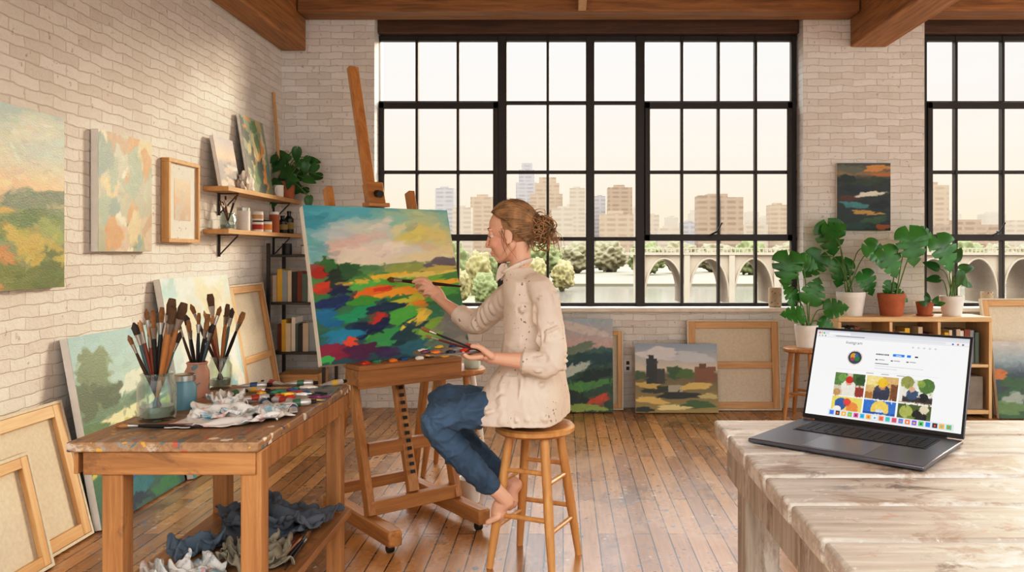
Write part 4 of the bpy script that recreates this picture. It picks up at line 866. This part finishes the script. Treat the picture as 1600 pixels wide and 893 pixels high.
s_ = sub(1); s_(0, 0, 1, 1, (210, 176, 120)); s_(0, 0, .5, .4, (236, 214, 150)); sd(1, .5, .66, .26, (66, 72, 92)); s_(.25, .68, .75, 1, (60, 66, 84)); sd(1, .5, .38, .12, (196, 142, 110)); sd(1, .5, .26, .15, (232, 190, 60)); s_(.3, .27, .72, .32, (222, 176, 50)); s_(.78, .3, 1, 1, (128, 86, 58)); s_(0, .7, .22, 1, (170, 120, 70))
s_ = sub(2); s_(0, 0, 1, 1, (226, 222, 210)); sd(2, .2, .12, .2, (150, 154, 90)); sd(2, .78, .22, .24, (92, 128, 70)); sd(2, .62, .14, .12, (140, 160, 80)); s_(.1, .72, 1, .95, (64, 62, 64)); sd(2, .38, .62, .18, (66, 90, 116)); sd(2, .36, .4, .09, (214, 170, 142)); sd(2, .72, .7, .14, (44, 48, 52)); s_(0, .95, 1, 1, (180, 160, 130))
s_ = sub(3); s_(0, 0, 1, 1, (226, 210, 110)); sd(3, .3, .3, .2, (60, 100, 160)); sd(3, .68, .45, .2, (226, 144, 74)); sd(3, .5, .2, .12, (220, 80, 70)); sd(3, .2, .6, .15, (240, 236, 224))
s_ = sub(4); s_(0, 0, 1, 1, (60, 120, 196)); sd(4, .5, .35, .28, (232, 200, 104)); sd(4, .5, .6, .2, (210, 214, 222)); s_(0, .5, 1, .56, (44, 90, 160))
s_ = sub(5); s_(0, 0, 1, 1, (84, 100, 58)); sd(5, .25, .3, .2, (170, 176, 96)); sd(5, .65, .45, .22, (40, 44, 42)); sd(5, .78, .15, .14, (216, 206, 180)); sd(5, .4, .6, .12, (120, 140, 70))
y0_, y1_ = int(.49*ih), int(.93*ih)
for q in range(3):
    a_, b__ = int(GX[q]*iw), int((GX[q]+gw)*iw); im[y0_:y1_, a_:b__] = strokes(im[y0_:y1_, a_:b__].copy(), np.random.default_rng(q), 220, .05, 9, 0, 1.2)
rect(.16, .915, .955, .985, (222, 223, 230))
ic = [(60, 140, 235), (240, 240, 245), (90, 200, 110), (235, 90, 80), (245, 180, 60), (120, 100, 220), (60, 190, 210), (60, 60, 66), (240, 130, 60), (220, 80, 150)]
for i in range(19):
    x = .172+i*.0412; rect(x, .927, x+.029, .973, ic[(i*7+i//3) % 10]); rect(x+.009, .94, x+.02, .96, ic[(i*3+5) % 10])
dm = image_mesh('display', im, LW-.016, LH-.02, 0)
d = link('display', dm, AM('screen_glow', .25, 0, .9), lid, smooth=0); d.location = (LW/2, -.0016, .012)
cu = bpy.data.curves.new('t', 'FONT'); cu.body = 'Instagram'; cu.size = .012; cu.shear = .2; to = bpy.data.objects.new('t', cu); C.objects.link(to); bpy.context.view_layer.update()
tm = bpy.data.meshes.new_from_object(to.evaluated_get(bpy.context.evaluated_depsgraph_get())); bpy.data.objects.remove(to)
wm = link('wordmark', tm, PM('ink', (40, 40, 44), .6), lid, smooth=0); wm.location = (.095, -.0022, .222); wm.rotation_euler = (R(90), 0, 0)

# ------------------------------------------------------------------ the painter
fw_ = V((-.975, .22, 0)).normalized(); lf = V((0, 0, 1)).cross(fw_)
m_lin = PM('linen_shirt', (224, 210, 195), .85, .08, 8, bump=.25, bscale=60, smr=[((134, 144, 112), 11, .635, .6), ((190, 142, 130), 14, .645, .5), ((130, 120, 108), 19, .655, .55), ((150, 172, 164), 13, .655, .55)], spl=[((116, 108, 96), 80, .36, .44)])
m_jean = PM('denim', (74, 98, 122), .85, .4, 7, bump=.25, bscale=120); m_hair = PM('hair', (160, 126, 90), .5, .5, 30, bump=.3)
HP = P(797, 365, 3.12); pit = R(9)
hx = (fw_*math.cos(pit)-V((0, 0, 1))*math.sin(pit)).normalized(); hy = lf; hz = hx.cross(hy)
HM = Matrix((hx, hy, hz)).transposed().to_4x4() @ Matrix.Scale(.99, 4); HM.translation = HP
hp = lambda x, y, z: HM @ V((x, y, z))
B = MB()
def bell(c, r): B.ell(c, r, HM, 24, 16)
bell((-.012, 0, .03), (.092, .072, .084)); bell((.026, 0, -.028), (.056, .053, .08)); bell((.056, 0, -.095), (.017, .018, .014)); bell((.02, 0, -.06), (.052, .045, .040))
for s in (-1, 1):
    B.tube([hp(-.018, .051*s, -.046), hp(.016, .042*s, -.078), hp(.052, .012*s, -.098)], [.015, .013, .011], 10, sub=3, rnd=True)
    bell((.055, .031*s, -.03), (.025, .022, .024)); bell((.064, .029*s, .025), (.014, .024, .008)); bell((.0645, .031*s, .0085), (.0140, .0165, .0065)); bell((.063, .031*s, -.010), (.0125, .015, .005))
    bell((-.012, .069*s, -.012), (.017, .007, .029)); bell((-.006, .071*s, -.034), (.007, .005, .010)); bell((.090, .008*s, -.037), (.009, .0064, .0060))
B.tube([hp(.076, 0, .022), hp(.086, 0, .002), hp(.097, 0, -.022), hp(.102, 0, -.032)], [.009, .0068, .0072, .0076], 10, sub=3, rnd=True)
bell((.081, 0, -.0625), (.011, .017, .0058)); bell((.079, 0, -.0725), (.0105, .0155, .0062)); bell((.073, 0, -.052), (.012, .018, .012)); bell((.066, 0, -.084), (.010, .018, .009))
NB = P(811, 435, 3.11)
B.tube([hp(-.03, 0, -.03), hp(-.03, 0, -.09), NB, P(818, 470, 3.11)], [.042, .038, .042, .055], 16, sub=3, rnd=True)
B.rings([(P(816, 450, 3.11), .04, .07), (P(824, 465, 3.11), .06, .09), (P(826, 500, 3.11), .08, .095), (P(828, 560, 3.11), .085, .095), (P(830, 600, 3.11), .1, .12), (P(832, 640, 3.11), .10, .13)], fw_, lf)
Ls, Le, Lw = P(846, 458, 2.98), P(865, 568, 2.915), P(780, 560, 2.93)
Rs, Re, Rw = P(808, 458, 3.24), P(742, 508, 3.40), P(694, 473, 3.52)
B.tube([Ls, Ls.lerp(Le, .5), Le, Le.lerp(Lw, .35), Lw, P(766, 558, 2.945)], [.034, .035, .034, .034, .023, .024], 12, sub=3, rnd=True)
B.tube([Rs, Rs.lerp(Re, .5), Re, Re.lerp(Rw, .4), Rw, P(686, 464, 3.54)], [.034, .035, .034, .033, .023, .024], 12, sub=3, rnd=True)
# left hand, palm up below the palette
B.tube([P(770, 558, 2.94), P(758, 557, 2.945), P(746, 556, 2.95)], [.026, .034, .034], 12, sub=3, rnd=True, ratio=.45, ref=(0, 1, 0))
for i, (D, ln) in enumerate(((2.910, .9), (2.935, 1), (2.96, .95), (2.982, .75))):
    B.tube([P(752, 557, D), P(752-14*ln, 558.5, D), P(752-24*ln, 557, D+.004), P(752-31*ln, 551.5, D+.006)], [.0105, .0098, .0092, .008], 8, sub=2, rnd=True)
B.tube([P(768, 556, 2.91), P(758, 548, 2.90), P(748, 541.5, 2.905), P(738, 540.5, 2.91)], [.014, .012, .0105, .009], 8, sub=2, rnd=True)
# right hand around the brush
B.tube([P(690, 468, 3.53), P(682, 459, 3.545), P(675, 452, 3.555)], [.025, .032, .031], 12, sub=3, rnd=True, ratio=.55, ref=(.3, .3, .9))
for pts in (((677, 446, 3.55), (664, 436, 3.555), (653, 436, 3.565), (646, 440, 3.572)), ((676, 451, 3.55), (661, 442, 3.545), (651, 443, 3.56), (652, 449, 3.575)),
            ((677, 457, 3.55), (663, 450, 3.54), (655, 452, 3.555), (659, 457, 3.57)), ((680, 462, 3.545), (669, 457, 3.535), (662, 459, 3.545), (666, 463, 3.56))):
    B.tube([P(*p) for p in pts], [.0115, .0102, .0095, .0082], 8, sub=2, rnd=True)
B.tube([P(686, 463, 3.56), P(677, 455, 3.59), P(667, 448, 3.595), P(657, 443, 3.59)], [.015, .0125, .011, .0092], 8, sub=2, rnd=True)
def leg(pts, rad, foot):
    B.tube([P(*p) for p in pts], rad, 14, sub=4, rnd=True)
    a, hl, ball, toe, lat = foot
    B.tube([P(*a), P(*hl)], [.029, .027], 12, rnd=True)
    B.tube([P(*hl), P(*hl).lerp(P(*ball), .5)+V((-.008, 0, .008)), P(*ball)], [.027, .029, .030], 12, sub=3, rnd=True, ratio=1.1, ref=(1, 0, .5))
    for i in range(5):
        o = V((.004*i, .016*(i-2)*lat, 0)); ln = (1, .95, .85, .75, .62)[i]
        b0 = P(*ball)+o; B.tube([b0, b0.lerp(P(*toe)+o, .6*ln), b0.lerp(P(*toe)+o, ln)], [.012 if i else .014, .0095 if i else .012, .008 if i else .011], 8, rnd=True)
leg([(838, 632, 3.02), (760, 640, 2.99), (684, 655, 2.98), (718, 710, 3.0), (772, 764, 3.03)], [.058, .052, .042, .037, .029], ((774, 764, 3.03), (792, 782, 3.05), (779, 803, 3.07), (764, 811, 3.075), 1))
leg([(834, 630, 3.2), (762, 630, 3.25), (690, 628, 3.3), (730, 690, 3.26), (785, 742, 3.2)], [.058, .052, .042, .037, .029], ((787, 744, 3.2), (806, 757, 3.2), (798, 783, 3.19), (786, 795, 3.185), -1))
bme = fuse(B, .0030, 3)
at = bme.color_attributes.new('col', 'FLOAT_COLOR', 'POINT'); HI = HM.inverted(); cl = []
sk = np.array(L((226, 180, 154))[:3]); lipc = np.array(L((188, 108, 96))[:3]); blush = np.array(L((226, 156, 132))[:3])
for v in bme.vertices:
    q = HI @ v.co; c = sk
    if abs(q.y) < .1 and q.x > .0 and abs(q.z) < .14:
        lp_ = math.exp(-((q.z+.068)/.008)**2-(q.y/.02)**2)*(1 if q.x > .07 else 0); bl = math.exp(-((q.z+.03)/.025)**2-((abs(q.y)-.04)/.025)**2)*.6
        c = c*(1-bl)+blush*bl; c = c*(1-lp_)+lipc*lp_
    cl += [c[0], c[1], c[2], 1.0]
at.data.foreach_set('color', cl)
person = link('person', bme, m_skin, smooth=180)
tag(person, 'woman in a paint stained shirt and jeans seated on a stool painting at the easel', 'person')
m_eye = PM('eye_white', (214, 202, 190), .2, .03); m_iris = PM('iris', (68, 52, 40), .2, .2); m_brow = PM('brow', (136, 102, 72), .8)
for s in (-1, 1):
    MB().ell((.0625, .031*s, .0), .0124, HM).done('eye', m_eye, person, 180); MB().ell((.0700, .032*s, -.0025), (.0058, .0072, .0068), HM).done('iris', m_iris, person, 180)
    MB().tube([hp(.0765, .018*s, .003), hp(.081, .031*s, .001), hp(.070, .047*s, -.001)], [.0008, .0015, .0007], 6, sub=3).done('eyelashes', m_iris, person)
    MB().tube([hp(.079, .013*s, .027), hp(.077, .03*s, .033), hp(.060, .049*s, .029)], [.0016, .0021, .001], 6, sub=3).done('eyebrow', m_brow, person)
# hair swept into a loose bun
Hh = MB(); Hh.ell((-.028, 0, .034), (.086, .077, .088), HM, 28, 18)
rr = random.Random(12); bun = V((-.126, 0, .0)); cen = V((-.014, 0, .030)); rad3 = (.097, .0785, .093)
def surf(dv, k): return cen+V((dv.x*rad3[0], dv.y*rad3[1], dv.z*rad3[2]))*k
def hairline(phi):
    a = abs(phi); el = np.interp(a, [0, 35, 60, 85, 105, 125, 150, 180], [42, 40, 28, 12, -20, -40, -50, -52]); e_ = R(el); p_ = R(phi)
    return V((math.cos(e_)*math.cos(p_), math.cos(e_)*math.sin(p_), math.sin(e_)))
bd = V((-1, 0, -.2)).normalized()
for i in range(760):
    phi = rr.uniform(-178, 178); s0 = hairline(phi+rr.gauss(0, 3)); st_ = s0.slerp(bd, rr.uniform(0, .55) if i > 300 else 0.0); kk = rr.uniform(1.0, 1.055); pts = []; wv = rr.uniform(0, 6); wa = rr.uniform(.0, .018); bk = rr.uniform(.03, .09)
    for q in range(11):
        t = q/10; dv = st_.slerp(bd, t); pts.append(hp(*surf(dv, kk+bk*math.sin(math.pi*t)+wa*math.sin(t*9+wv))))
    Hh.tube(pts, [.0012]+[.0023]*9+[.002], 5)
for i in range(150):
    c = bun+V((rr.gauss(0, .017), rr.gauss(0, .017), rr.gauss(0, .021))); ax = V((rr.uniform(-1, 1), rr.uniform(-1, 1), rr.uniform(-1, 1))).normalized(); x = ax.orthogonal().normalized(); y = ax.cross(x); r0 = rr.uniform(.016, .042); sp_ = rr.uniform(2.5, 6)
    Hh.tube([hp(*(c+x*(r0*math.cos(sp_*q/9))+y*(r0*math.sin(sp_*q/9)))) for q in range(10)], [.001]+[.0024]*8+[.0008], 5)
for i in range(80):
    a0 = bun+V((rr.uniform(-.02, .0), rr.uniform(-.02, .02), rr.uniform(-.02, .02))); e0 = a0+V((rr.uniform(-.055, .02), rr.uniform(-.03, .03), rr.uniform(-.12, .06)))
    Hh.tube([hp(*a0), hp(*(a0.lerp(e0, .6)+V((-.014, 0, .014)))), hp(*e0)], [.0016, .0011, .0004], 4, sub=4)
for i in range(8):
    s = 1 if i % 2 else -1; a0 = V((.015+rr.uniform(-.02, .008), .071*s, .02+rr.uniform(-.01, .01))); e0 = V((-.005+rr.uniform(-.03, .015), .062*s, -.08+rr.uniform(-.06, .02)))
    Hh.tube([hp(*a0), hp(*(a0.lerp(e0, .5)+V((rr.uniform(.002, .012), .008*s, 0)))), hp(*e0)], [.0012, .0009, .0004], 4, sub=4)
for i in range(34):
    dv = hairline(rr.uniform(-180, 180)).slerp(V((-.3, 0, 1)).normalized(), rr.uniform(.2, .9)); a0 = surf(dv, 1.03); e0 = a0+V((rr.uniform(-.05, -.01), rr.uniform(-.02, .02), rr.uniform(.0, .016)))
    Hh.tube([hp(*a0), hp(*(a0.lerp(e0, .5)+V((0, 0, .008)))), hp(*e0)], [.001, .0008, .0003], 4, sub=3)
for i in range(26):
    a0 = surf(hairline(rr.uniform(140, 220)), 1.0); e0 = a0+V((rr.uniform(-.03, .01), rr.uniform(-.01, .01), rr.uniform(-.05, -.02)))
    Hh.tube([hp(*a0), hp(*(a0.lerp(e0, .5)+V((-.008, 0, 0)))), hp(*e0)], [.0014, .001, .0004], 4, sub=3)
Hh.done('hair', m_hair, person, 180)
# shirt
Sh = MB()
Sh.rings([(P(809, 418, 3.11), .048, .050), (P(814, 427, 3.11), .062, .076), (P(822, 440, 3.11), .086, .116), (P(830, 468, 3.11), .102, .134), (P(832, 520, 3.11), .106, .126), (P(831, 568, 3.11), .120, .138, .9), (P(823, 598, 3.11), .144, .180, .65), (P(817, 624, 3.11), .164, .208, .52), (P(818, 650, 3.11), .162, .210, .52)], fw_, lf, 44)
cuffL = Le.lerp(Lw, .46); cuffR = Re.lerp(Rw, .42)
Sh.tube([P(838, 446, 3.03), P(850, 464, 2.98), P(860, 516, 2.94), P(864, 556, 2.915), P(856, 570, 2.915), cuffL], [.050, .053, .050, .049, .049, .043], 18, sub=4, rnd=True)
Sh.tube([P(814, 446, 3.19), P(800, 458, 3.25), P(768, 486, 3.34), P(744, 506, 3.40), cuffR], [.052, .055, .052, .047, .043], 18, sub=4, rnd=True)
dL = (Lw-Le).normalized(); dR = (Rw-Re).normalized()
Sh.tube([cuffL-dL*.024, cuffL+dL*.020], .046, 18); Sh.tube([cuffR-dR*.022, cuffR+dR*.02], .045, 18)
sme = fuse(Sh, .0042, 4)
sme.update()
nrmv = [v.normal.copy() for v in sme.vertices]
def seg_d(p, a, b):
    t = max(0, min(1, (p-a).dot(b-a)/(b-a).length_squared)); return (p-a-(b-a)*t).length
FOLDS = []
rf = random.Random(5)
def fold(a, b, w_, h_): FOLDS.append((V(a), V(b), w_, h_))
for i in range(14):
    x0 = rf.uniform(785, 868); x1 = x0+rf.uniform(-30, 26); y0 = rf.uniform(470, 590); y1 = y0+rf.uniform(60, 120)
    fold(P(x0, y0, 2.97), P(x1, min(y1, 655), 2.91), rf.uniform(.009, .015), rf.uniform(.008, .014))
for i in range(7):
    y0 = 500+i*12; fold(P(838, y0+rf.uniform(-4, 14), 2.88), P(884, y0+rf.uniform(-14, 8), 2.90), .007, rf.uniform(.006, .010))
for i in range(5):
    t = i/4; c = P(800-14*i, 462+10*i, 3.20+.035*i); fold(c+V((-.03, 0, .06)), c+V((.02, 0, -.07)), .008, rf.uniform(.006, .009))
for a, b in (((868, 462), (836, 540)), ((846, 470), (806, 520)), ((852, 478), (780, 560)), ((800, 470), (772, 560)), ((872, 590), (800, 628)), ((866, 600), (760, 640)), ((880, 560), (850, 640)), ((840, 610), (750, 628))):
    fold(P(a[0], a[1], 2.95), P(b[0], b[1], 2.93), .010, .012)
for v, nn in zip(sme.vertices, nrmv):
    p = v.co; pw_ = p+noise.noise_vector(p*9)*.018
    dsp = 0
    for a, b, w_, h_ in FOLDS:
        d_ = seg_d(pw_, a, b)
        if d_ < w_*3.2: dsp += h_*(math.exp(-(d_/w_)**2)-.45*math.exp(-((d_-w_*1.9)/(w_*.8))**2))
    f3 = noise.noise(p*7); f4 = max(0, 1-3.5*abs(noise.noise(V((p.x*14+p.z*8, p.y*14, p.z*7-p.x*5)))))
    cuffd = min((p-cuffL).length, (p-cuffR).length); kf = min(1, max(.35, (cuffd-.03)/.05))
    lo_ = -.001 if p.z < HC-(585-CY)/F*3.0 else -.006
    v.co = p+nn*kf*(max(lo_, min(.018, dsp))+.003*max(f3, 0 if lo_ > -.005 else -1)+.003*f4)
sh = link('shirt', sme, m_lin, person, 180)
Cn = MB(); ccen = P(807, 418, 3.11); ring_ = []
for a in range(-150, 151, 15):
    ar = R(a+180); ring_.append(ccen+fw_*(.051*math.cos(ar))+lf*(.049*math.sin(ar))+V((0, 0, -.026*math.cos(ar))))
Cn.tube(ring_, [.004]+[.008]*(len(ring_)-2)+[.004], 8, ratio=2.2, ref=(0, 0, 1))
for s in (1, -1): Cn.leaf(ccen+fw_*.040+lf*(.030*s)+V((0, 0, .006)), V((fw_.x*.55, 0, -1)), fw_*.5+lf*s*.9, .066, .022, droop=.02, n=10)
Cn.done('collar', m_lin, sh, 180)
J = MB()
J.ell(P(830, 630, 3.11), (.11, .135, .072), None)
J.tube([P(830, 634, 3.03), P(764, 638, 3.0), P(700, 648, 2.98), P(684, 661, 2.98), P(706, 697, 2.99), P(738, 730, 3.01), P(766, 757, 3.025)], [.070, .066, .058, .053, .051, .045, .038], 20, sub=4, rnd=True)
J.tube([P(830, 632, 3.19), P(764, 630, 3.25), P(705, 624, 3.29), P(690, 632, 3.3), P(715, 675, 3.28), P(748, 708, 3.24), P(780, 737, 3.205)], [.070, .066, .058, .053, .051, .045, .038], 20, sub=4, rnd=True)
jme = fuse(J, .0044, 3); jme.update(); nj = [v.normal.copy() for v in jme.vertices]
smin = .5365; KN = [P(688, 655, 2.98), P(694, 628, 3.3), P(750, 640, 3.0), P(762, 752, 3.02), P(776, 735, 3.2), P(705, 690, 3.0)]
for v, nn in zip(jme.vertices, nj):
    p = v.co; q = V((p.x*15+p.z*9, p.y*8, p.z*15-p.x*5))+noise.noise_vector(p*6)*.8
    kd = min((p-c).length for c in KN); ka = .6+1.2*math.exp(-(kd/.10)**2)
    if p.x > P(760, 640, 3.0).x: ka *= .3
    v.co = p+nn*ka*(.006*max(0, 1-3.4*abs(noise.noise(q)))+.003*max(0, 1-3.4*abs(noise.noise(q*2.1+V((5, 2, 1)))))+.001*noise.noise(p*30))
    if (v.co.x-SC[0])**2+(v.co.y-SC[1])**2 < .16**2 and v.co.z < smin and v.co.z > .46: v.co.z = smin
link('jeans', jme, m_jean, person, 180)
# palette in her left hand, brushes
PC = P(703, 547, 2.99)
pa = empty('palette', PC, 0, 'oval paint palette held in the woman\'s left hand', 'palette'); pa.rotation_euler = (R(3), R(-3), .1)
pm = MB(); ring_t, ring_b = [], []
for a in range(40):
    t = 2*math.pi*a/40; r = 1-.12*max(0, math.cos(t-.6))**8; x, y = .138*math.cos(t)*r, .095*math.sin(t)*r
    ring_t.append(pm.bm.verts.new((x, y, .003))); ring_b.append(pm.bm.verts.new((x, y, -.003)))
pm.face(ring_t); pm.face(ring_b[::-1])
for a in range(40): pm.face([ring_b[a], ring_b[(a+1) % 40], ring_t[(a+1) % 40], ring_t[a]])
pm.done('board', PM('palette_wood', (120, 112, 102), .4, .2, 10, spl=SPL), pa)
for i in range(9):
    a = .9+i*.55; MB().crumple((0, 0, 0), .016, .012, .008, i+50, .5, 3).done('paint_dab', PM('pdab', cols[i % 8], .3, .2), pa, 180, loc=(.1*math.cos(a), .065*math.sin(a), .003))
def held(i, tip, tail, label, fat=1.0):
    d = V(tip)-V(tail); ln = {0: .27, 1: .27, 2: .29, 3: .25, 4: .265}[i]; put_brush(i, V(tail), d, label, None, d.length/ln, fat)
tipb = V((-.808, 3.658, 1.08))-V(nrm)*-.006
held(0, tipb, P(720, 447, 3.49), 'long dark brush in the woman\'s right hand touching the canvas', 1.15)
held(1, P(658, 512, 2.97), P(752, 549, 2.94), 'upper of two spare brushes held over the palette', .8)
held(3, P(664, 524, 3.01), P(755, 551, 2.96), 'lower of two spare brushes held over the palette')
for i in range(5):
    if i not in used: bpy.data.objects.remove(protos[i])

# ------------------------------------------------------------------ outside the windows
GZ = -8.6
struct(MB().box(-900, 1500, 60, 235, GZ-.5, GZ).done('river', PM('river_water', dim((208, 200, 190), .56), .12, .06, .02), smooth=0))
struct(MB().box(-1800, 2600, 235, 2200, GZ-.6, GZ+.8).done('far_bank', PM('bank', dim((190, 178, 142), .54), .95, .15, .05), smooth=0))
BC = [((240, 220, 196), (222, 200, 176)), ((230, 204, 174), (208, 180, 154)), ((224, 216, 212), (200, 192, 188)), ((214, 186, 158), (186, 158, 134)), ((244, 226, 206), (238, 218, 196))]  # wall and window tones paled, distance haze is mixed into the colours
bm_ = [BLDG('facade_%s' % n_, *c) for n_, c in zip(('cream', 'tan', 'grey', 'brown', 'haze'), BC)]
def bldg(x0, x1, yt, D, ci, label, step=0, twin=False, group='city skyline beyond the river'):
    z1 = HC-(yt-CY)/F*D; cxw = ((x0+x1)/2-CX)/F*D; wd = (x1-x0)/F*D; e = empty('tower_building' if z1 > 45 else 'building', (cxw, D, GZ+.8), 0, label, 'building', group); h = z1-GZ-.8
    m = bm_[ci]
    if twin: MB().box(-wd/2, -wd*.06, 0, wd*.5, 0, h).box(wd*.0, wd/2, -wd*.1, wd*.5, 0, h*.97).box(-wd*.06, 0, wd*.1, wd*.4, 0, h*.93).done('facade', m, e, smooth=0)
    elif step: MB().box(-wd/2, wd/2, 0, wd*.8, 0, h*.80).done('facade', m, e, smooth=0); MB().box(-wd*.36, wd*.40, wd*.08, wd*.7, h*.80, h*.93).done('upper_tier', m, e, smooth=0); MB().box(-wd*.22, wd*.3, wd*.15, wd*.6, h*.93, h).done('crown', m, e, smooth=0)
    else: MB().box(-wd/2, wd/2, 0, wd*.8, 0, h-wd*.06).done('facade', m, e, smooth=0)
    if not step: MB().box(-wd*.25, wd*.2, wd*.15, wd*.6, h-wd*.06, h+wd*.05).done('roof_block', m, e, smooth=0)
for a in [(600, 660, 352, 620, 2, 'low pale building at the left edge of the skyline'), (680, 709, 292, 800, 2, 'pale grey tower standing alone at the left of the skyline'), (707, 736, 322, 700, 0, 'cream mid-rise right of the pale grey tower'), (735, 773, 305, 760, 1, 'broad tan block left of the window mullion'),
          (806, 838, 254, 900, 2, 'tallest stepped tower of the skyline', 1), (828, 879, 276, 820, 1, 'wide tan tower overlapping the tallest tower', 1), (862, 896, 323, 640, 0, 'lower cream block before the wide tan tower'), (890, 914, 292, 800, 0, 'narrow cream tower just left of the centre mullion'),
          (929, 946, 305, 850, 2, 'slim grey tower just right of the centre mullion'), (950, 988, 290, 800, 3, 'brown tower above the long low block', 0), (938, 990, 331, 640, 1, 'long low tan block at the foot of the brown tower'), (1009, 1030, 334, 760, 0, 'small cream tower right of the thick mullion'),
          (1028, 1066, 354, 620, 0, 'low cream building above the bridge'), (1064, 1091, 346, 700, 2, 'low grey building left of the twin block'), (1091, 1160, 305, 620, 3, 'brown twin apartment block behind the bridge', 0, True), (1160, 1200, 348, 700, 0, 'low cream building right of the twin block'),
          (1203, 1232, 318, 720, 1, 'tan tower beside the brick pillar'), (1436, 1483, 286, 640, 1, 'tan tower seen through the right window'), (1486, 1562, 346, 600, 3, 'low brown building seen through the right window'), (1568, 1640, 347, 660, 0, 'low cream building at the right edge')]:
    bldg(*a)
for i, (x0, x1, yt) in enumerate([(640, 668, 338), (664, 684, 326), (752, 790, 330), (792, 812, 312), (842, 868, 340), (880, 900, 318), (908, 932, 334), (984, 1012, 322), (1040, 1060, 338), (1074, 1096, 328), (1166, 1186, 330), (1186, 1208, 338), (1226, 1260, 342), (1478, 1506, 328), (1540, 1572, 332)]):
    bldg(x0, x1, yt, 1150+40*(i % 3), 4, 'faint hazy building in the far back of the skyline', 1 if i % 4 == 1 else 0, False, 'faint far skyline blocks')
# bridge with round arches
BD = 140.0; sc = BD/F
br = empty('arch_bridge', ((1300-CX)*sc, BD, GZ), 0, 'long pale stone bridge with round arches over the river', 'bridge'); bx = br.location.x
m_br = PM('bridge_stone', dim((234, 212, 184), .67), .95, .08, .4)
zt = HC-(398-CY)*sc-GZ; zs = HC-(464-CY)*sc-GZ
aw = MB(); cen_ = [1038+70*i for i in range(12)]
def slab(poly):
    f = [aw.bm.verts.new((x, 0, z)) for x, z in poly]; g = [aw.bm.verts.new((x, 11, z)) for x, z in poly]
    aw.face(f); aw.face(g[::-1])
    for i in range(len(poly)): aw.face([f[i], g[i], g[(i+1) % len(poly)], f[(i+1) % len(poly)]])
hw_ = 31*sc; rise = zt-.6-zs
for c in cen_:
    x = (c-CX)*sc-bx; N_ = 18; pr_ = None
    for i in range(N_+1):
        th = math.pi*i/N_; q = (x-hw_*math.cos(th), zs+rise*math.sin(th))
        if pr_: slab([(pr_[0], pr_[1]), (q[0], q[1]), (q[0], zt), (pr_[0], zt)])
        pr_ = q
aw.done('arch_wall', m_br, br, smooth=0)
ar_ = MB()
for c in cen_:
    x = (c-CX)*sc-bx
    ar_.tube([(x-hw_*math.cos(math.pi*i/18), -.12, zs+rise*math.sin(math.pi*i/18)) for i in range(19)], .2, 6)
ar_.done('arch_moulding', m_br, br, smooth=0)
for c in [cen_[0]-35]+[c+35 for c in cen_]:
    x = (c-CX)*sc-bx; MB().box(x-.5, x+.5, -.5, 11.4, zs-1.2, zt).done('pier', m_br, br, smooth=0)
MB().box((985-CX)*sc-bx, (1860-CX)*sc-bx, -.6, 11.6, zt, zt+.45).done('deck', m_br, br, smooth=0)
rl = MB()
rl.box((985-CX)*sc-bx, (1860-CX)*sc-bx, -.5, -.35, zt+1.05, zt+1.2)
for i in range(140): x = (985-CX)*sc-bx+i*.7; rl.box(x, x+.14, -.5, -.35, zt+.45, zt+1.05)
rl.done('railing', m_br, br, smooth=0)
def tree(px, yt, D, wpx, mat, label, group, seed, rough=1.0):
    zt_ = HC-(yt-CY)/F*D; z0 = GZ+.0 if D < 235 else GZ+.8; h = zt_-z0; r = wpx/F*D/2
    e = empty('tree', ((px-CX)/F*D, D, z0), 0, label, 'tree', group)
    MB().tube([(0, 0, 0), (0, 0, h*.5)], [r*.12, r*.07], 8).done('trunk', m_bark, e)
    m = MB(); ret = bmesh.ops.create_icosphere(m.bm, subdivisions=5, radius=1); o = V((seed*2.3, seed, seed*.7))
    for v in ret['verts']:
        p = v.co.copy(); kk = .9+.28*noise.noise(p*2+o)+.2*noise.noise(p*5+o)+rough*(.1*noise.noise(p*11+o)+.05*noise.noise(p*24+o)); v.co = V((p.x*r*kk, p.y*r*kk, h*.5+p.z*h*.5*kk))
    m.done('crown', mat, e, smooth=180)
m_bark = PM('bark', dim((160, 138, 114)), .9)
struct(MB().box(-120, -2, 120, 205, GZ-.1, GZ+.05).done('near_bank', PM('grass_bank', dim((190, 186, 130), .54), .95, .15, .2), smooth=0))
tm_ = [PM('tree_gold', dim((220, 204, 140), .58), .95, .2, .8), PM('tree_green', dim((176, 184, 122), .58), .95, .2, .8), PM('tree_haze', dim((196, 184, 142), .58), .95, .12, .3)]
rr = random.Random(3)
for i, (px, yt, D, wpx) in enumerate([(600, 378, 190, 44), (640, 372, 200, 44), (678, 382, 185, 40), (712, 376, 200, 46), (748, 388, 185, 42), (782, 384, 200, 40), (616, 420, 150, 46), (664, 425, 146, 46), (712, 418, 150, 46), (758, 425, 146, 44), (836, 402, 200, 44), (545, 390, 190, 44), (880, 408, 205, 40)]):
    tree(px, yt, D, wpx, tm_[i % 2], 'golden green tree on the near riverbank left of the bridge', 'riverside trees left of the bridge', i, .6)
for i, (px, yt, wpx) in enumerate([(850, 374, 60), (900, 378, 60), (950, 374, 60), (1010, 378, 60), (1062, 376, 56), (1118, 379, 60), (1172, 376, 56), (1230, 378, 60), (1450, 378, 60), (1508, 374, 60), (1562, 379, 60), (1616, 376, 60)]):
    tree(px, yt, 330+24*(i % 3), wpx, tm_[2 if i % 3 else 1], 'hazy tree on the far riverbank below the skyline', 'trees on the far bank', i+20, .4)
bpy.context.view_layer.update()
